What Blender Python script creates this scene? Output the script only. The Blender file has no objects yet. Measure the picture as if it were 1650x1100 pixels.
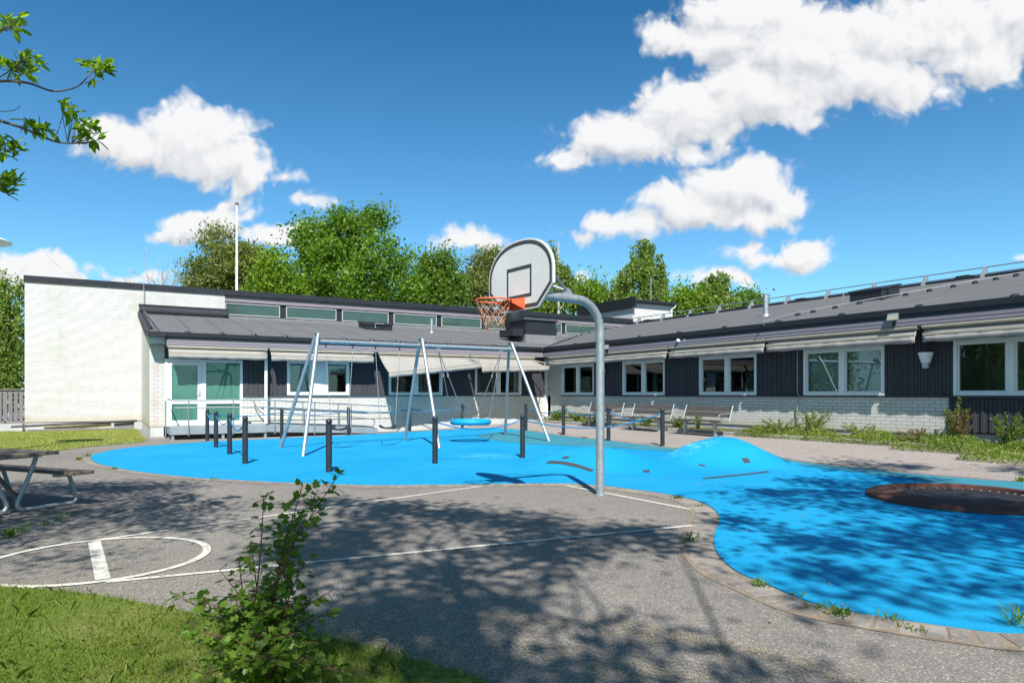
import bpy, bmesh, math, random
import numpy as np
from mathutils import Vector, Matrix, Quaternion
from mathutils.geometry import delaunay_2d_cdt

random.seed(7); RNG = np.random.default_rng(11)
scene = bpy.context.scene
COL = scene.collection
R = math.radians
PI = math.pi

# ------------------------------------------------------------------ place geometry
F, YH, EYE = 1100.0, 635.0, 1.42
TH = math.atan(645 / 1100.0); CT, ST = math.cos(TH), math.sin(TH)
CX, CY = 1.54, 29.76                       # inner corner of the two wings

def wor(X, Y, Z=0.0): return Vector((CX + X * CT - Y * ST, CY + X * ST + Y * CT, Z))
def loc(x, y): dx, dy = x - CX, y - CY; return (dx * CT + dy * ST, -dx * ST + dy * CT)
def terrain(x, y):
    d = -loc(x, y)[0]
    return 0.3 * min(1.0, max(0.0, 1 - d / 6.5)) ** 1.2
def G(px, py, off=0.0):
    "point of the ground seen at photo pixel px, py (photo 1650 x 1100)"
    h = 0.0
    for i in range(30):
        z = (EYE - h - off) * F / (py - YH); x = (px - 825) / F * z; h = terrain(x, z)
    return Vector((x, z, h))
def at(px, py, D): return Vector(((px - 825) / F * D, D, EYE + (YH - py) / F * D))

MOUNDS = []
def mound(cx, cy, rx, ry, h, rot=0): MOUNDS.append((cx, cy, rx, ry, h, math.cos(rot), math.sin(rot)))
def mat_h(x, y):
    h = 0.0
    for cx, cy, rx, ry, hh, c, s in MOUNDS:
        dx, dy = x - cx, y - cy
        u, v = (dx * c + dy * s) / rx, (-dx * s + dy * c) / ry
        r2 = u * u + v * v
        if r2 < 1: h += hh * (1 - r2) ** 2 * (1 + 0.6 * r2) * (1 + .05 * math.sin(5.1 * dx + 1.3 * dy) + .04 * math.sin(4.3 * dy - 2.2 * dx))
    return terrain(x, y) + h

# ------------------------------------------------------------------ materials
def new_mat(name):
    m = bpy.data.materials.new(name); m.use_nodes = True
    nt = m.node_tree; nt.nodes.clear()
    return m, nt
def nd(nt, t, **kw):
    n = nt.nodes.new(t)
    for k, v in kw.items():
        if k.startswith('i_'):
            n.inputs[int(k[2:]) if k[2:].isdigit() else k[2:].replace('_', ' ')].default_value = v
        else: setattr(n, k, v)
    return n
def mth(nt, op, a, b=None, c=None):
    n = nt.nodes.new('ShaderNodeMath'); n.operation = op
    for i, x in enumerate((a, b, c)):
        if x is None: continue
        if isinstance(x, (int, float)): n.inputs[i].default_value = x
        else: nt.links.new(x, n.inputs[i])
    return n.outputs[0]
def noise(nt, co, scale, detail=4, rough=0.55, dist=0.0):
    n = nd(nt, 'ShaderNodeTexNoise'); n.inputs['Scale'].default_value = scale
    n.inputs['Detail'].default_value = detail; n.inputs['Roughness'].default_value = rough
    n.inputs['Distortion'].default_value = dist
    nt.links.new(co, n.inputs['Vector']); return n.outputs['Fac']
def ramp(nt, f, a, b):
    n = nd(nt, 'ShaderNodeMapRange', clamp=True); n.inputs[1].default_value = a; n.inputs[2].default_value = b
    nt.links.new(f, n.inputs[0]); return n.outputs[0]
def mixc(nt, f, a, b, mode='MIX'):
    n = nd(nt, 'ShaderNodeMix', data_type='RGBA', blend_type=mode)
    for s, x in ((n.inputs[0], f), (n.inputs[6], a), (n.inputs[7], b)):
        if isinstance(x, (int, float)): s.default_value = x
        elif isinstance(x, (tuple, list)): s.default_value = (*x[:3], 1)
        else: nt.links.new(x, s)
    return n.outputs[2]
def out(nt, sh, m):
    o = nd(nt, 'ShaderNodeOutputMaterial'); nt.links.new(sh, o.inputs['Surface']); return m
def principled(nt, col, rough=0.7, metal=0.0, spec=0.4):
    p = nd(nt, 'ShaderNodeBsdfPrincipled')
    for k, v in (('Base Color', col), ('Roughness', rough), ('Metallic', metal), ('Specular IOR Level', spec)):
        if isinstance(v, (int, float)): p.inputs[k].default_value = v
        elif isinstance(v, (tuple, list)): p.inputs[k].default_value = (*v[:3], 1)
        else: nt.links.new(v, p.inputs[k])
    return p
def bump(nt, p, h, strength=0.3, dist=0.01):
    b = nd(nt, 'ShaderNodeBump'); b.inputs['Strength'].default_value = strength; b.inputs['Distance'].default_value = dist
    nt.links.new(h, b.inputs['Height']); nt.links.new(b.outputs[0], p.inputs['Normal'])
def objco(nt): return nd(nt, 'ShaderNodeTexCoord').outputs['Object']

def simple(name, col, rough=0.6, metal=0.0, spec=0.4, var=0.25, scale=3.0, fine=60.0, fvar=0.15, bstr=0.15, bdist=0.004, stretch=None):
    m, nt = new_mat(name); co = objco(nt)
    if stretch:
        mp = nd(nt, 'ShaderNodeMapping'); mp.inputs['Scale'].default_value = stretch
        nt.links.new(co, mp.inputs['Vector']); co = mp.outputs[0]
    a = noise(nt, co, scale, 5); b = noise(nt, co, fine, 3)
    f = mth(nt, 'ADD', mth(nt, 'MULTIPLY', mth(nt, 'SUBTRACT', a, 0.5), 2.4 * var), mth(nt, 'MULTIPLY', mth(nt, 'SUBTRACT', b, 0.5), 2.4 * fvar))
    f = mth(nt, 'ADD', f, 1.0)
    v = nd(nt, 'ShaderNodeCombineColor'); [nt.links.new(f, v.inputs[i]) for i in range(3)]
    c = mixc(nt, 1.0, col, v.outputs[0], 'MULTIPLY')
    p = principled(nt, c, rough, metal, spec)
    r = mth(nt, 'ADD', mth(nt, 'MULTIPLY', mth(nt, 'SUBTRACT', a, 0.5), 0.3), rough); nt.links.new(mth(nt, 'MINIMUM', r, 1.0), p.inputs['Roughness'])
    if bstr: bump(nt, p, b, bstr, bdist)
    return out(nt, p.outputs[0], m)

def brick_mat(name, col, mortar, bw=0.26, bh=0.0855, line=0.5, ms=.007):
    m, nt = new_mat(name); tc = nd(nt, 'ShaderNodeTexCoord')
    s = nd(nt, 'ShaderNodeSeparateXYZ'); nt.links.new(tc.outputs['Object'], s.inputs[0])
    n = nd(nt, 'ShaderNodeSeparateXYZ'); nt.links.new(tc.outputs['Normal'], n.inputs[0])
    u = mth(nt, 'ADD', mth(nt, 'MULTIPLY', s.outputs[0], mth(nt, 'ABSOLUTE', n.outputs[1])), mth(nt, 'MULTIPLY', s.outputs[1], mth(nt, 'ABSOLUTE', n.outputs[0])))
    cv = nd(nt, 'ShaderNodeCombineXYZ'); nt.links.new(u, cv.inputs[0]); nt.links.new(s.outputs[2], cv.inputs[1])
    # slightly wavy courses
    wob = noise(nt, cv.outputs[0], 2.2, 2)
    zz = mth(nt, 'ADD', s.outputs[2], mth(nt, 'MULTIPLY', mth(nt, 'SUBTRACT', wob, 0.5), 0.02)); nt.links.new(zz, cv.inputs[1])
    b = nd(nt, 'ShaderNodeTexBrick'); nt.links.new(cv.outputs[0], b.inputs['Vector'])
    b.inputs['Scale'].default_value = 1.0; b.inputs['Brick Width'].default_value = bw; b.inputs['Row Height'].default_value = bh
    b.inputs['Mortar Size'].default_value = ms; b.inputs['Mortar Smooth'].default_value = 0.6
    b.inputs['Color1'].default_value = (*col, 1); b.inputs['Color2'].default_value = (col[0] * .9, col[1] * .9, col[2] * .88, 1); b.inputs['Mortar'].default_value = (*mortar, 1)
    big = noise(nt, cv.outputs[0], 0.7, 6, 0.65); fine = noise(nt, cv.outputs[0], 38, 4)
    worn = ramp(nt, noise(nt, cv.outputs[0], 5, 5, 0.7), 0.38, 0.62)
    c = mixc(nt, mth(nt, 'MULTIPLY', worn, line), b.outputs['Color'], col)
    dirt = mixc(nt, ramp(nt, big, 0.52, 0.8), c, (col[0] * .72, col[1] * .70, col[2] * .62))
    smp = nd(nt, 'ShaderNodeMapping'); smp.inputs['Scale'].default_value = (3.0, .22, 1); nt.links.new(cv.outputs[0], smp.inputs[0])
    run = ramp(nt, noise(nt, smp.outputs[0], 1.6, 6, .7), .55, .8); dirt = mixc(nt, mth(nt, 'MULTIPLY', run, .38), dirt, (col[0] * .55, col[1] * .53, col[2] * .48))
    low = ramp(nt, mth(nt, 'ADD', s.outputs[2], mth(nt, 'MULTIPLY', big, -0.5)), 0.45, 0.1)
    dirt = mixc(nt, mth(nt, 'MULTIPLY', low, 0.6), dirt, (col[0] * .8, col[1] * .68, col[2] * .45))
    p = principled(nt, dirt, 0.75, 0, 0.3)
    h = mth(nt, 'ADD', mth(nt, 'MULTIPLY', b.outputs['Fac'], -1.0), mth(nt, 'MULTIPLY', fine, 0.35))
    bump(nt, p, h, 0.8, 0.008)
    return out(nt, p.outputs[0], m)

def leaf_mat(name, col, col2, trans=0.45, sat=1.0):
    m, nt = new_mat(name); geo = nd(nt, 'ShaderNodeNewGeometry'); co = objco(nt)
    rnd = geo.outputs['Random Per Island']
    n = noise(nt, co, 0.45, 3)
    f = mth(nt, 'ADD', mth(nt, 'MULTIPLY', rnd, 0.72), mth(nt, 'MULTIPLY', ramp(nt, n, 0.35, 0.65), 0.35))
    c = mixc(nt, f, col, col2)
    p = principled(nt, c, 0.45, 0, 0.35)
    t = nd(nt, 'ShaderNodeBsdfTranslucent')
    nt.links.new(mixc(nt, 1.0, c, (1.7, 1.75, 0.7), 'MULTIPLY'), t.inputs[0])
    mx = nd(nt, 'ShaderNodeMixShader'); mx.inputs[0].default_value = trans
    nt.links.new(p.outputs[0], mx.inputs[1]); nt.links.new(t.outputs[0], mx.inputs[2])
    return out(nt, mx.outputs[0], m)

def glass_mat(name, tint=(0.86, 0.91, 0.9), ior=1.62):
    m, nt = new_mat(name)
    t = nd(nt, 'ShaderNodeBsdfTransparent'); t.inputs[0].default_value = (*tint, 1)
    g = nd(nt, 'ShaderNodeBsdfGlossy'); g.inputs['Roughness'].default_value = 0.0; g.inputs[0].default_value = (.95, .97, 1, 1)
    fr = nd(nt, 'ShaderNodeFresnel'); fr.inputs[0].default_value = ior
    n = noise(nt, objco(nt), 1.3, 2); b = nd(nt, 'ShaderNodeBump'); b.inputs['Strength'].default_value = 0.04; b.inputs['Distance'].default_value = 0.02
    nt.links.new(n, b.inputs['Height']); nt.links.new(b.outputs[0], g.inputs['Normal'])
    mx = nd(nt, 'ShaderNodeMixShader'); nt.links.new(fr.outputs[0], mx.inputs[0])
    nt.links.new(t.outputs[0], mx.inputs[1]); nt.links.new(g.outputs[0], mx.inputs[2])
    return out(nt, mx.outputs[0], m)
def film_glass(name, col, ior=1.6):
    m, nt = new_mat(name)
    co = objco(nt); n = noise(nt, co, 1.5, 3)
    c = mixc(nt, n, (col[0] * .75, col[1] * .75, col[2] * .75), (col[0] * 1.25, col[1] * 1.25, col[2] * 1.25))
    d = nd(nt, 'ShaderNodeBsdfDiffuse'); nt.links.new(c, d.inputs[0])
    g = nd(nt, 'ShaderNodeBsdfGlossy'); g.inputs['Roughness'].default_value = 0.02
    fr = nd(nt, 'ShaderNodeFresnel'); fr.inputs[0].default_value = ior
    mx = nd(nt, 'ShaderNodeMixShader'); nt.links.new(fr.outputs[0], mx.inputs[0])
    nt.links.new(d.outputs[0], mx.inputs[1]); nt.links.new(g.outputs[0], mx.inputs[2])
    return out(nt, mx.outputs[0], m)

def asphalt_mat(name, dark, light, tint):
    m, nt = new_mat(name); co = objco(nt)
    big = noise(nt, co, 0.35, 6, 0.6, 0.4); mid = noise(nt, co, 3.0, 5, 0.6)
    vor = nd(nt, 'ShaderNodeTexVoronoi'); vor.inputs['Scale'].default_value = 130; nt.links.new(co, vor.inputs['Vector'])
    vs = nd(nt, 'ShaderNodeSeparateColor'); nt.links.new(vor.outputs['Color'], vs.inputs[0])
    fine = noise(nt, co, 55, 4, 0.7)
    c = mixc(nt, ramp(nt, big, 0.3, 0.7), dark, light)
    c = mixc(nt, mth(nt, 'MULTIPLY', ramp(nt, mid, 0.45, 0.75), 0.4), c, tint)
    c = mixc(nt, mth(nt, 'MULTIPLY', ramp(nt, vs.outputs[0], 0.72, 1.0), 0.75), c, (light[0] * 2.2, light[1] * 2.15, light[2] * 2.05))
    c = mixc(nt, mth(nt, 'MULTIPLY', ramp(nt, vs.outputs[1], 0.6, 1.0), 0.6), c, (dark[0] * .35, dark[1] * .35, dark[2] * .38))
    stain = ramp(nt, noise(nt, co, 1.1, 7, .75, .8), .56, .70); c = mixc(nt, mth(nt, 'MULTIPLY', stain, .35), c, (dark[0] * .55, dark[1] * .55, dark[2] * .55))
    # hairline cracks
    w = nd(nt, 'ShaderNodeTexVoronoi', feature='DISTANCE_TO_EDGE'); w.inputs['Scale'].default_value = 0.35
    wv = nd(nt, 'ShaderNodeVectorMath', operation='ADD'); nz = nd(nt, 'ShaderNodeTexNoise'); nz.inputs['Scale'].default_value = 1.6; nz.inputs['Detail'].default_value = 6
    nt.links.new(co, nz.inputs['Vector']); nt.links.new(co, wv.inputs[0]); nt.links.new(nz.outputs['Color'], wv.inputs[1]); nt.links.new(wv.outputs[0], w.inputs['Vector'])
    crack = mth(nt, 'MULTIPLY', ramp(nt, w.outputs[0], 0.006, 0.0), ramp(nt, big, 0.5, 0.6))
    c = mixc(nt, mth(nt, 'MULTIPLY', crack, 0.6), c, (dark[0] * .4, dark[1] * .4, dark[2] * .4))
    p = principled(nt, c, 0.9, 0, 0.25)
    bump(nt, p, mth(nt, 'ADD', fine, mth(nt, 'MULTIPLY', vs.outputs[0], 0.6)), 0.7, 0.006)
    return out(nt, p.outputs[0], m)

def rubber_mat(name, col, scuff, worn=()):
    m, nt = new_mat(name); co = objco(nt)
    big = noise(nt, co, 0.5, 5, 0.6); fine = noise(nt, co, 160, 3, 0.8)
    st = nd(nt, 'ShaderNodeMapping'); st.inputs['Scale'].default_value = (1.0, 4.0, 1.0); nt.links.new(co, st.inputs[0])
    sc = mth(nt, 'MULTIPLY', ramp(nt, noise(nt, st.outputs[0], 1.1, 8, 0.75), 0.58, 0.8), ramp(nt, noise(nt, co, 0.6, 3), 0.45, 0.65))
    spots = ramp(nt, noise(nt, co, 9, 4, 0.7), 0.68, 0.78)
    vor = nd(nt, 'ShaderNodeTexVoronoi'); vor.inputs['Scale'].default_value = 190; nt.links.new(co, vor.inputs['Vector'])
    vs = nd(nt, 'ShaderNodeSeparateColor'); nt.links.new(vor.outputs['Color'], vs.inputs[0])
    c = mixc(nt, ramp(nt, big, 0.3, 0.7), col, (col[0] + .012, col[1] * 1.22, col[2] * 1.12))
    c = mixc(nt, mth(nt, 'MULTIPLY', vs.outputs[0], 0.5), c, (col[0], col[1] * .5, col[2] * .6))
    c = mixc(nt, mth(nt, 'MULTIPLY', sc, 0.5), c, scuff)
    c = mixc(nt, mth(nt, 'MULTIPLY', spots, 0.25), c, scuff)
    for cx, cy, rad in worn:
        vd = nd(nt, 'ShaderNodeVectorMath', operation='DISTANCE'); sx_ = nd(nt, 'ShaderNodeVectorMath', operation='MULTIPLY'); sx_.inputs[1].default_value = (1, 1, 0); nt.links.new(co, sx_.inputs[0]); nt.links.new(sx_.outputs[0], vd.inputs[0]); vd.inputs[1].default_value = (cx, cy, 0)
        k = mth(nt, 'MULTIPLY', ramp(nt, vd.outputs['Value'], rad, rad * .3), ramp(nt, noise(nt, co, 7, 9, .8), .47, .66))
        c = mixc(nt, mth(nt, 'MULTIPLY', k, .75), c, tuple(min(.8, x * 1.25 + .05) for x in scuff))
    lit_ = ramp(nt, noise(nt, co, 34, 5, .8), .70, .76); c = mixc(nt, mth(nt, 'MULTIPLY', lit_, .5), c, (.05, .09, .10))
    p = principled(nt, c, 0.85, 0, 0.2)
    bump(nt, p, mth(nt, 'ADD', fine, vs.outputs[1]), 0.6, 0.004)
    return out(nt, p.outputs[0], m)

def roof_mat(name, col, seam):
    m, nt = new_mat(name); co = objco(nt); s = nd(nt, 'ShaderNodeSeparateXYZ'); nt.links.new(co, s.inputs[0])
    big = noise(nt, co, 0.6, 6, 0.6); st = nd(nt, 'ShaderNodeMapping'); st.inputs['Scale'].default_value = (1.5, 0.25, 1) if seam == 'x' else (.25, 1.5, 1); nt.links.new(co, st.inputs[0])
    streak = noise(nt, st.outputs[0], 2.0, 5); fine = noise(nt, co, 90, 3, 0.8)
    c = mixc(nt, mth(nt, 'ADD', mth(nt, 'MULTIPLY', big, 0.5), mth(nt, 'MULTIPLY', streak, 0.5)), tuple(x * .6 for x in col), tuple(x * 1.4 for x in col))
    c = mixc(nt, ramp(nt, fine, 0.55, 0.8), c, tuple(x * 1.9 for x in col))
    ax = s.outputs[0] if seam == 'x' else s.outputs[1]
    fr = mth(nt, 'FRACT', mth(nt, 'DIVIDE', mth(nt, 'ADD', ax, 100.3), 1.02 if seam == 'x' else 1.0))
    ln = ramp(nt, mth(nt, 'ABSOLUTE', mth(nt, 'SUBTRACT', fr, 0.5)), 0.018, 0.008)
    c = mixc(nt, mth(nt, 'MULTIPLY', ln, 0.85 if seam == 'x' else 0.25), c, tuple(x * .22 for x in col))
    p = principled(nt, c, 0.85, 0, 0.25); bump(nt, p, mth(nt, 'SUBTRACT', fine, mth(nt, 'MULTIPLY', ln, 1.5)), 0.5, 0.006)
    return out(nt, p.outputs[0], m)

def wood_mat(name, col, col2, axis=0):
    m, nt = new_mat(name); co = objco(nt)
    mp = nd(nt, 'ShaderNodeMapping'); sc = [22, 22, 22]; sc[axis] = 1.2; mp.inputs['Scale'].default_value = sc; nt.links.new(co, mp.inputs[0])
    g = noise(nt, mp.outputs[0], 1.6, 6, 0.65, 0.3); b = noise(nt, co, 2.5, 4)
    c = mixc(nt, ramp(nt, g, 0.3, 0.7), col, col2); c = mixc(nt, mth(nt, 'MULTIPLY', ramp(nt, b, 0.5, 0.75), 0.45), c, tuple(x * .5 for x in col))
    p = principled(nt, c, 0.8, 0, 0.25); bump(nt, p, g, 0.5, 0.004)
    return out(nt, p.outputs[0], m)

def lawn_mat(name, a, b, c3):
    m, nt = new_mat(name); co = objco(nt)
    n1 = noise(nt, co, 0.8, 5, 0.65); n2 = noise(nt, co, 14, 5, 0.7)
    c = mixc(nt, ramp(nt, n2, 0.3, 0.7), a, b); c = mixc(nt, ramp(nt, n1, 0.5, 0.72), c, c3)
    p = principled(nt, c, 0.9, 0, 0.1); bump(nt, p, n2, 0.8, 0.03)
    return out(nt, p.outputs[0], m)

def paver_mat(name):
    m, nt = new_mat(name); geo = nd(nt, 'ShaderNodeNewGeometry'); co = objco(nt)
    f = noise(nt, co, 40, 4, .7); b = noise(nt, co, 5, 4)
    c = mixc(nt, geo.outputs['Random Per Island'], (.165, .145, .125), (.255, .228, .20)); c = mixc(nt, ramp(nt, b, .5, .75), c, (.14, .125, .11))
    c = mixc(nt, ramp(nt, f, .5, .85), c, (.38, .35, .31))
    p = principled(nt, c, .9, 0, .2); bump(nt, p, f, .6, .005)
    return out(nt, p.outputs[0], m)

def paint_mat(name):
    m, nt = new_mat(name); co = objco(nt)
    w = noise(nt, co, 26, 6, 0.75); b = noise(nt, co, 2.0, 4)
    f = ramp(nt, mth(nt, 'ADD', w, mth(nt, 'MULTIPLY', b, 0.25)), 0.645, 0.775)
    c = mixc(nt, mth(nt, 'MULTIPLY', f, .8), (.54, .52, .46), (.15, .14, .125))
    p = principled(nt, c, .85, 0, .25); bump(nt, p, w, .4, .003)
    return out(nt, p.outputs[0], m)

M = {}
M['asphalt'] = asphalt_mat('asphalt', (.150, .137, .122), (.222, .203, .180), (.25, .218, .178))
M['path'] = asphalt_mat('path_asphalt', (.24, .21, .19), (.30, .265, .24), (.33, .28, .245))
M['rubber'] = rubber_mat('blue_rubber', (.0, .272, .52), (.12, .50, .70), [(5.05, 14.85, 1.1), (1.75, 15.1, 1.1), (2.7, 14.6, .7), (-.6, 15.6, .8), (3.6, 14.0, .7)])
M['teal'] = rubber_mat('greyblue_rubber', (.035, .21, .28), (.12, .35, .40))
M['inlay'] = simple('dark_rubber', (.05, .055, .062), .9, spec=.2)
M['paver'] = paver_mat('pavers')
M['sand'] = simple('joint_sand', (.215, .165, .118), .95, scale=8, fine=120, fvar=.4)
M['paint'] = paint_mat('road_paint')
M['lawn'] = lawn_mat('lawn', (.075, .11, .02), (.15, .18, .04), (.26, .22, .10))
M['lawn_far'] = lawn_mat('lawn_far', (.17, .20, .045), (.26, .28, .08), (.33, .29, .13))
M['soil'] = simple('bed_soil', (.09, .07, .05), .95, scale=6, fine=50, fvar=.5, bstr=.8, bdist=.03)
M['brick'] = brick_mat('white_brick', (.55, .553, .54), (.23, .23, .215), bw=60.0, line=.62, ms=.011)
M['brick_plain'] = brick_mat('white_brick_sharp', (.58, .575, .53), (.13, .125, .115), line=.25)
M['pinkbrick'] = brick_mat('stained_brick', (.57, .50, .485), (.16, .11, .11), line=.2)
M['plinth'] = simple('plinth_concrete', (.42, .43, .42), .9, scale=1.5, fine=30, bstr=.3)
M['clad'] = simple('charcoal_boards', (.046, .047, .054), .78, spec=.3, var=.3, scale=3, fine=40, stretch=(1, 1, .15), fvar=.3)
M['black'] = simple('black_sheet_metal', (.016, .018, .023), .45, spec=.4, var=.2)
M['gutter'] = simple('gutter_metal', (.013, .014, .018), .4, spec=.45)
M['fascia'] = simple('greyviolet_board', (.20, .18, .205), .8, var=.2, scale=2, stretch=(.3, .3, 3), bstr=.1)
M['cream'] = simple('cream_cassette', (.31, .29, .225), .5, var=.12)
M['soffit'] = simple('shaded_cassette', (.34, .36, .38), .6, var=.15)
M['canvas'] = simple('awning_canvas', (.285, .27, .245), .9, spec=.15, var=.16, scale=1.2, fine=25, fvar=.06, stretch=(1, .3, .3), bstr=.25, bdist=.01)
M['wframe'] = simple('window_frame_paint', (.66, .68, .66), .45, var=.06)
M['cframe'] = simple('grey_window_frame', (.40, .41, .40), .5, var=.1)
M['white'] = simple('white_paint', (.76, .77, .75), .5, var=.08)
M['glass'] = glass_mat('window_glass')
M['film'] = film_glass('green_film_glass', (.055, .165, .128), 1.8)
M['clere'] = film_glass('clerestory_glass', (.045, .08, .066), 1.6)
M['roofx'] = roof_mat('roof_felt_seamed', (.115, .115, .114), 'x')
M['roofy'] = roof_mat('roof_felt', (.105, .106, .106), 'y')
M['curb'] = simple('roof_curb_felt', (.17, .17, .17), .9, var=.3, scale=4)
M['interior'] = simple('interior_wall', (.52, .51, .47), .8)
M['blind'] = simple('blind_slats', (.42, .43, .42), .6, stretch=(.2, .2, 30), fine=8, fvar=.3)
M['curtain'] = simple('pale_curtain', (.5, .5, .47), .9, stretch=(8, 8, .2), var=.3)
M['galv'] = simple('galvanised_steel', (.33, .37, .385), .5, metal=.6, spec=.5, var=.22, scale=14, fine=70, fvar=.2, bstr=.05)
M['rail'] = simple('railing_steel', (.26, .29, .305), .5, metal=.6, var=.22, scale=14, fine=70, fvar=.2, bstr=.05)
M['steel'] = simple('dull_steel', (.42, .44, .46), .45, metal=.7, var=.2, scale=9)
M['alu'] = simple('ramp_metal', (.27, .31, .335), .55, metal=.4, var=.2, scale=3)
M['bollard'] = simple('charcoal_powdercoat', (.020, .023, .029), .42, spec=.45, var=.25, scale=6)
M['rope'] = simple('blue_rope', (.01, .15, .30), .8, fine=90, fvar=.35)
M['dkrope'] = simple('grey_rope', (.10, .10, .11), .8)
M['rubberblk'] = simple('black_rubber', (.022, .024, .028), .75)
M['ringblue'] = simple('basket_ring_blue', (.0, .26, .46), .6, fine=80, bstr=.4)
M['board'] = simple('backboard_white', (.60, .61, .60), .5, var=.12, scale=2, fine=20, fvar=.05, bstr=.02)
M['bline'] = simple('backboard_grey_line', (.045, .048, .055), .55)
M['orange'] = simple('orange_paint', (.62, .12, .045), .5, var=.25, scale=9)
M['chain'] = simple('rusty_chain', (.40, .19, .095), .55, metal=.4, var=.9, scale=16)
M['rust'] = simple('brown_rubber', (.085, .035, .026), .8, var=.35, scale=4, fine=120, fvar=.4, bstr=.4)
M['trampbed'] = simple('trampoline_bed', (.020, .022, .025), .55, fine=90, fvar=.4)
M['greywood'] = wood_mat('weathered_wood', (.058, .051, .045), (.105, .094, .082), 1)
M['tablewood'] = wood_mat('table_wood', (.11, .088, .072), (.21, .17, .14), 0)
M['fencewood'] = simple('fence_paint', (.16, .15, .165), .8, var=.2)
M['plank'] = wood_mat('pale_plank', (.42, .36, .25), (.52, .46, .34), 0)
M['granite'] = simple('granite_kerb', (.30, .29, .275), .9, scale=9, fine=80, fvar=.5, bstr=.8, bdist=.02)
M['bark'] = simple('bark', (.075, .058, .045), .95, scale=10, fine=60, fvar=.4, bstr=.8, bdist=.02)
M['birchbark'] = simple('birch_bark', (.42, .40, .37), .8, scale=5, fine=20, fvar=.6, var=.5)
M['pinebark'] = simple('pine_bark', (.20, .09, .05), .9, scale=6, fine=30, fvar=.4)
M['greybark'] = simple('bare_twig_bark', (.36, .34, .32), .9)
M['twig'] = simple('cherry_twig', (.10, .085, .075), .85, scale=30, fine=160, fvar=.5)
M['stem'] = simple('bush_stem', (.10, .05, .03), .8)
M['oak'] = leaf_mat('oak_leaves', (.055, .125, .011), (.17, .29, .028), .45)
M['maple'] = leaf_mat('maple_leaves', (.055, .12, .016), (.15, .245, .034), .42)
M['lime'] = leaf_mat('light_leaves', (.095, .18, .014), (.23, .34, .04), .45)
M['birch'] = leaf_mat('birch_leaves', (.075, .135, .02), (.20, .28, .05), .42)
M['pine'] = leaf_mat('pine_needles', (.075, .115, .022), (.20, .23, .055), .3)
M['shade'] = leaf_mat('canopy_leaves', (.03, .08, .012), (.07, .14, .025))
M['cherry'] = leaf_mat('cherry_leaves', (.09, .18, .012), (.26, .38, .03), .6)
M['currant'] = leaf_mat('currant_leaves', (.055, .12, .014), (.15, .24, .028), .5)
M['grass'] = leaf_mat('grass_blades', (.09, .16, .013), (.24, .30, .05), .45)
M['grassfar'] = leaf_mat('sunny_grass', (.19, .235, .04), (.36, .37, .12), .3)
M['straw'] = leaf_mat('dry_straw', (.30, .24, .13), (.50, .42, .26), .15)
M['cover'] = leaf_mat('ground_cover', (.08, .135, .018), (.23, .29, .055), .35)
M['weed'] = leaf_mat('weed_leaves', (.07, .14, .015), (.17, .26, .04), .4)
M['redleaf'] = leaf_mat('reddish_leaves', (.12, .055, .022), (.17, .17, .04), .3)
M['lampwhite'] = simple('lamp_shade', (.68, .70, .70), .4)
M['pink'] = simple('faded_red_stain', (.55, .32, .30), .85, scale=5, fine=18, fvar=.25)

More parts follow.
